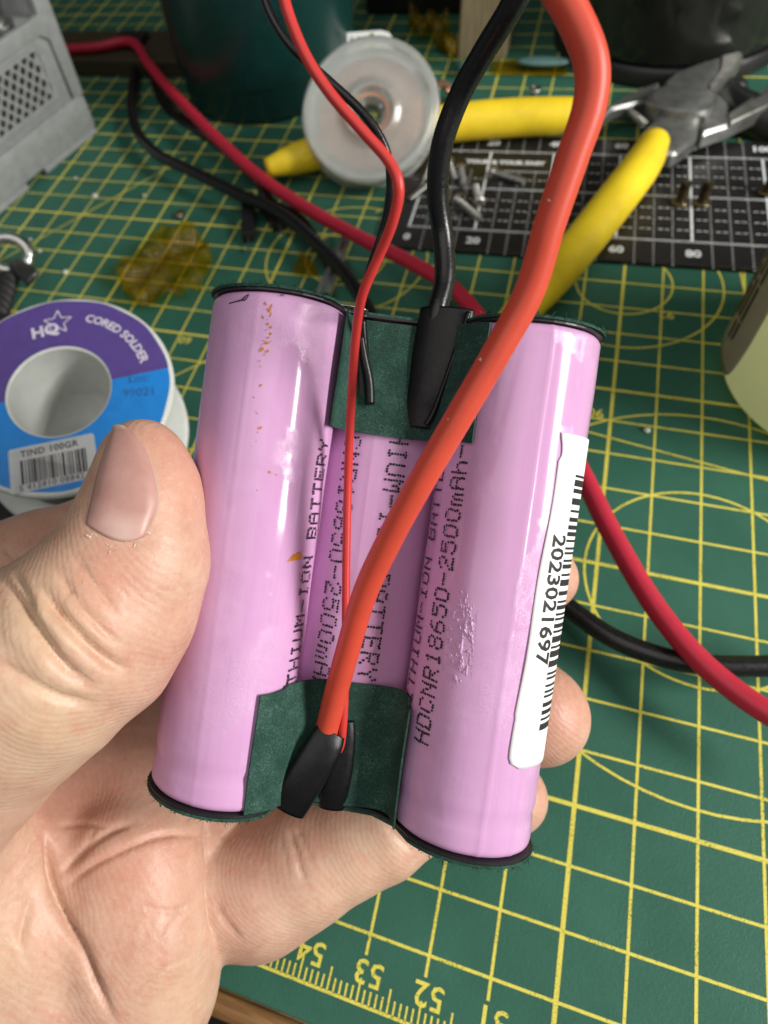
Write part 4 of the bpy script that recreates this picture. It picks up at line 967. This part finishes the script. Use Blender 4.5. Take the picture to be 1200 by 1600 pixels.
# folds and creases: each follows the skin; (line, depth, width in photo pixels); negative depth raises a fold
uv = np.c_[PU + FOC * HV[:, 0] / HV[:, 2], PV + FOC * HV[:, 1] / HV[:, 2]]
HN = normals(HV, HF); facing = -(HN * HV).sum(1) / np.linalg.norm(HV, axis=1)
rayd = HV[:, 2]
near = facing > 0.02
def seg_dist(P, Q):
    best = np.full(len(P), 1e9); Q = np.asarray(Q, float); along = np.zeros(len(P)); tot = 0; LL = np.linalg.norm(np.diff(Q, axis=0), axis=1); T = LL.sum()
    for a, b, l in zip(Q[:-1], Q[1:], LL):
        d = b - a; t = np.clip(((P - a) @ d) / (d @ d), 0, 1); r = np.linalg.norm(P - a - t[:, None] * d, axis=1); m = r < best; best[m] = r[m]; along[m] = (tot + t[m] * l) / T; tot += l
    return best, along
CREASE = [  # thumb joint folds
    ([(62, 915), (85, 950), (130, 1000), (165, 1030), (205, 1052)], .075, 9, 5, 9.2), ([(0, 900), (30, 940), (70, 1000), (105, 1045), (150, 1075)], .085, 10, 5, 9.4), ([(-10, 1030), (40, 1062), (95, 1090), (150, 1100)], .05, 9, 5, 9.6),
    ([(88, 890), (118, 938), (160, 985), (190, 1010)], .045, 7, 5, 9), ([(20, 890), (40, 925), (60, 960)], .04, 6, 5, 9), ([(110, 865), (150, 915), (185, 960)], .028, 6, 5, 9),
    ([(45, 930), (72, 968), (115, 1018)], -.05, 13, 5, 9.3), ([(100, 925), (140, 975), (180, 1005)], -.03, 10, 5, 9.2), ([(0, 965), (40, 1015), (90, 1060)], -.035, 14, 5, 9.4),
    # palm folds
    ([(68, 1290), (78, 1340), (84, 1385), (105, 1440), (130, 1490), (150, 1540), (180, 1600)], .16, 11, 9, 11.5), ([(0, 1385), (30, 1350), (55, 1310), (68, 1285)], .05, 8, 8.0, 11.5), ([(90, 1370), (130, 1330), (170, 1300), (210, 1285)], .07, 9, 9, 11.6),
    ([(95, 1390), (150, 1350), (215, 1318), (262, 1304), (320, 1306)], .055, 7, 9, 11.6), ([(85, 1292), (130, 1288), (190, 1294)], .03, 6, 9, 11.6), ([(215, 1412), (255, 1424), (295, 1420)], .022, 5, 9, 11), ([(20, 1600), (22, 1520), (38, 1440), (52, 1390)], .05, 12, 9, 11),
    ([(150, 1290), (135, 1320), (120, 1350)], .025, 6, 9, 11.6), ([(300, 1400), (260, 1460), (240, 1520)], .015, 6, 9, 11), ([(225, 1560), (250, 1520), (300, 1490)], .02, 6, 9, 11),
    # little finger folds
    ([(450, 1290), (463, 1330), (470, 1360), (480, 1385)], .05, 7, 9, 11), ([(462, 1288), (478, 1325), (490, 1352)], .035, 6, 9, 11), ([(335, 1405), (352, 1440), (380, 1470)], .03, 6, 9, 11), ([(345, 1430), (372, 1462)], .02, 4, 9, 11), ([(602, 1290), (625, 1312), (645, 1330)], .03, 6, 9, 11.5), ([(437, 1300), (446, 1340), (452, 1370)], .018, 5, 9, 11),
    ([(318, 1276), (326, 1335), (326, 1395), (332, 1445), (340, 1485)], .10, 6, 9, 11.6),
    # index behind the thumb
    ([(18, 872), (38, 895), (52, 915)], .06, 8, 9.5, 11.4), ([(0, 850), (30, 880), (44, 905)], .03, 6, 9.5, 11.4)]
disp = np.zeros(len(HV))
for ln, dep, w, d0_, d1_ in CREASE:
    r, al = seg_dist(uv, spline(np.array(ln, float), 5)); m = near & (rayd > d0_) & (rayd < d1_)
    disp -= np.where(m, dep * (np.where(rayd > 8.9, .38, .85) * np.exp(-(r / w) ** 2) + (.8 * np.exp(-(r / (w * .42)) ** 2) if dep > 0 else 0)) * np.clip(np.minimum(al, 1 - al) * 5, .12, 1), 0)
HV = HV + HN * disp[:, None]; HV = relax(HV, HF, 1, .35); HN = normals(HV, HF)
# colour of the skin itself: pink pads and knuckles, paler folds
blush = np.zeros(len(HV))
for u, v, s, a, d0_, d1_ in ((285, 740, 60, .75, 4, 9.2), (255, 700, 50, .6, 4, 9.2), (170, 905, 55, .8, 4, 9), (110, 880, 40, .3, 4, 9), (250, 1000, 60, .4, 4, 9.2), (230, 1360, 75, .75, 9, 11.5), (210, 1480, 60, .3, 9, 11), (120, 1220, 90, .75, 9.5, 12), (60, 1480, 35, .35, 9, 11), (880, 1105, 55, .85, 9.5, 12), (885, 900, 40, .5, 10, 12), (840, 1245, 40, .5, 10, 12), (400, 1330, 55, .55, 9, 11.5), (350, 1420, 40, .4, 9, 11.5), (480, 1310, 50, .5, 9, 11.5), (60, 850, 80, .55, 9.6, 12), (255, 1190, 60, .6, 10, 12)):
    m = (rayd > d0_) & (rayd < d1_); blush = np.maximum(blush, np.where(m, a * np.exp(-((uv - (u, v)) ** 2).sum(1) / (2 * s * s)), 0))
pale = np.zeros(len(HV))
for u, v, s, a, d0_, d1_ in ((60, 960, 70, .8, 4, 9.5), (60, 1130, 90, .7, 4, 9.6), (20, 1500, 40, .5, 8, 11), (290, 1560, 40, .5, 9, 11), (560, 1350, 60, .4, 9, 11.5)):
    m = (rayd > d0_) & (rayd < d1_); pale = np.maximum(pale, np.where(m, a * np.exp(-((uv - (u, v)) ** 2).sum(1) / (2 * s * s)), 0))

def skin_mat():
    m, nt, b = new_mat('skin'); setp(b, rough=0.45, spec=0.4, sss=0.22)
    b.inputs['Subsurface Radius'].default_value = (0.9, 0.32, 0.16); b.inputs['Subsurface Scale'].default_value = 0.12
    at = N(nt, 'ShaderNodeVertexColor'); at.layer_name = 'tint'; sep = N(nt, 'ShaderNodeSeparateColor'); nt.links.new(at.outputs[0], sep.inputs[0])
    n = noise(nt, 1.3, 6, .7); n2 = noise(nt, 6, 4, .7)
    f1 = mth(nt, 'ADD', n.outputs[0], mth(nt, 'MULTIPLY', mth(nt, 'SUBTRACT', n2.outputs[0], .5), .5))
    c = ramp(nt, f1, [(0.30, (0.51, 0.29, 0.205)), (0.5, (0.58, 0.365, 0.265)), (0.72, (0.63, 0.43, 0.32))])
    c = mix(nt, mth(nt, 'MULTIPLY', sep.outputs[1], .8), c, (0.62, 0.45, 0.29))
    c = mix(nt, mth(nt, 'MULTIPLY', sep.outputs[0], .65), c, (0.55, 0.22, 0.155))
    m3 = noise(nt, 4.5, 5, .7); c = mix(nt, mth(nt, 'MULTIPLY', ramp(nt, m3.outputs[0], [(.50, (0, 0, 0)), (.72, (1, 1, 1))]), .45), c, (0.58, 0.24, 0.18))
    m4 = noise(nt, 14, 4, .7); c = mix(nt, mth(nt, 'MULTIPLY', ramp(nt, m4.outputs[0], [(.52, (0, 0, 0)), (.75, (1, 1, 1))]), .35), c, (0.68, 0.50, 0.40))
    nt.links.new(c, b.inputs['Base Color'])
    # ridged skin: fine lines that run across the hand, broken by small cells
    mp = N(nt, 'ShaderNodeMapping'); mp.inputs['Rotation'].default_value = (0.3, 0.2, 0.6); nt.links.new(coords(nt), mp.inputs[0])
    nd = noise(nt, .55, 2, .5); ad = N(nt, 'ShaderNodeMix', data_type='VECTOR'); ad.inputs[0].default_value = .35
    nt.links.new(mp.outputs[0], ad.inputs[4]); nt.links.new(nd.outputs[1], ad.inputs[5])
    w = N(nt, 'ShaderNodeTexWave', wave_type='BANDS', bands_direction='DIAGONAL'); w.inputs['Scale'].default_value = 9.0; w.inputs['Distortion'].default_value = 2.2; w.inputs['Detail'].default_value = 2; w.inputs['Detail Scale'].default_value = 1.5
    nt.links.new(ad.outputs[1], w.inputs['Vector'])
    p = bump(nt, b, w.outputs[1], 0.17, 0.010)
    vo = N(nt, 'ShaderNodeTexVoronoi', feature='DISTANCE_TO_EDGE'); vo.inputs['Scale'].default_value = 9; nt.links.new(ad.outputs[1], vo.inputs['Vector'])
    p = bump(nt, b, ramp(nt, vo.outputs[0], [(0, (0, 0, 0)), (.12, (1, 1, 1))]), 0.09, 0.012, p)
    vo2 = N(nt, 'ShaderNodeTexVoronoi', feature='DISTANCE_TO_EDGE'); vo2.inputs['Scale'].default_value = 2.6; st2 = N(nt, 'ShaderNodeMapping'); st2.inputs['Scale'].default_value = (1, .45, 1); nt.links.new(ad.outputs[1], st2.inputs[0]); nt.links.new(st2.outputs[0], vo2.inputs['Vector'])
    p = bump(nt, b, ramp(nt, vo2.outputs[0], [(0, (0, 0, 0)), (.05, (1, 1, 1))]), 0.05, 0.02, p)
    p = bump(nt, b, n2.outputs[0], 0.18, 0.03, p)
    nt.links.new(ramp(nt, n2.outputs[0], [(.3, (.36,) * 3), (.7, (.55,) * 3)]), b.inputs['Roughness'])
    return m
SKIN = skin_mat()
HW = CAM_C + HV @ CAM_R
hand = part('hand', (HW, HF.tolist()), SKIN, None); hand['category'] = 'hand'
hand['label'] = 'bare left hand holding the pink battery pack between thumb and curled fingers'
ca_ = hand.data.color_attributes.new('tint', 'FLOAT_COLOR', 'POINT')
ca_.data.foreach_set('color', np.c_[blush, pale, np.zeros(len(HV)), np.ones(len(HV))].astype(np.float32).ravel())
# thumbnail: laid on the skin, its rim sunk in
bvh = BVHTree.FromPolygons([tuple(v) for v in HW], HF.tolist())
def on_skin(u, v):
    d = Vector(px(u, v, 5) - CAM_C).normalized(); h = bvh.ray_cast(Vector(CAM_C), d); return (np.array(h[0]), np.array(h[1])) if h[0] else None
left = spline(np.array([(180, 668), (168, 690), (152, 735), (142, 775), (131, 818)], float), 6); right = spline(np.array([(192, 668), (222, 695), (243, 738), (250, 790), (226, 836)], float), 6)
NV, ok = [], True; nu = 16; k = len(left) - 1
def nail(u, v):
    i = v * k; j = min(int(i), k - 1); a = left[j] + (left[j + 1] - left[j]) * (i - j); b = right[j] + (right[j + 1] - right[j]) * (i - j); q = a + (b - a) * u
    q = q + np.array((0.35, 1.0)) * 22 * max(0, (v - .55) / .45) ** 2 * (1 - (2 * u - 1) ** 2)     # rounded root
    h = on_skin(*q); h = h or on_skin(*(q + (8, 4))); h = h or on_skin(*(q + (16, 8)))
    e = min(1, 5 * min(u, 1 - u), 9 * (1 - v) + .02); return h[0] + h[1] * (-.03 + .060 * e ** .6)
V, F = grid(nu, 30, nail)
V = relax(V, np.array(F), 3, .4)
def nail_mat():
    m, nt, b = new_mat('fingernail'); setp(b, rough=0.36, spec=0.4, sss=.2); b.inputs['Subsurface Radius'].default_value = (.9, .3, .2); b.inputs['Subsurface Scale'].default_value = .08
    n = noise(nt, 2.2, 3); nt.links.new(ramp(nt, n.outputs[0], [(.3, (.44, .235, .20)), (.7, (.54, .315, .275))]), b.inputs['Base Color'])
    at = N(nt, 'ShaderNodeVertexColor'); at.layer_name = 'tint'; sep = N(nt, 'ShaderNodeSeparateColor'); nt.links.new(at.outputs[0], sep.inputs[0])
    src = b.inputs['Base Color'].links[0].from_socket; c = mix(nt, sep.outputs[0], src, (0.66, 0.57, 0.42)); c = mix(nt, sep.outputs[1], c, (0.62, 0.43, 0.38)); nt.links.new(c, b.inputs['Base Color'])
    bump(nt, b, noise(nt, 9, 3).outputs[0], .10, .02); return m
NAIL = nail_mat()
nl = part('thumbnail', thick((V, F), .03), NAIL, hand, world=False)
uu, vv = np.tile(np.linspace(0, 1, nu + 1), 31), np.repeat(np.linspace(0, 1, 31), nu + 1)
tip_ = np.clip(1 - np.minimum(vv / .085, (1.0 - uu) / (.07 * np.clip(1.15 - vv, .1, 1))), 0, 1) ** .5 * .85; lun = np.clip((vv - .80) / .1, 0, 1) * np.clip(1 - ((uu - .55) / .35) ** 2, 0, 1) * .7
nc = nl.data.color_attributes.new('tint', 'FLOAT_COLOR', 'POINT'); q = np.c_[tip_, lun, 0 * uu, 1 + 0 * uu]; nc.data.foreach_set('color', np.vstack([q, q]).astype(np.float32).ravel())
rim = [nail(u, .0) for u in np.linspace(.05, .95, 12)] + [nail(.975, v) for v in np.linspace(.05, .9, 24)]
part('nail_rim', tube(np.array(rim), .016, 8, 2), plain('nail_edge', (.62, .52, .36), .5, bmp=.3), nl, world=False)
L = []; r_ = np.random.default_rng(4)
for (u, v, n, s) in ((140, 838, 10, 5), (178, 858, 10, 6), (212, 848, 9, 6), (228, 832, 7, 4), (142, 908, 8, 6), (235, 790, 5, 4)):
    for _ in range(n):
        h = on_skin(u + r_.normal(0, s), v + r_.normal(0, s * .6))
        if h is None: continue
        a = unit(r_.normal(size=3)); a = unit(a - h[1] * (a @ h[1])); b2 = np.cross(a, h[1]); l = r_.uniform(.006, .022)
        L.append(([h[0] + h[1] * .004 - a * l, h[0] + h[1] * .006 + b2 * l * .4, h[0] + h[1] * .022 + a * l, h[0] + h[1] * .008 - b2 * l * .4], [(0, 1, 2, 3)]))
part('dry_skin_flakes', join(*L), plain('dry_skin', (.75, .60, .48), .7), hand, world=False, smooth=False)['kind'] = 'stuff'
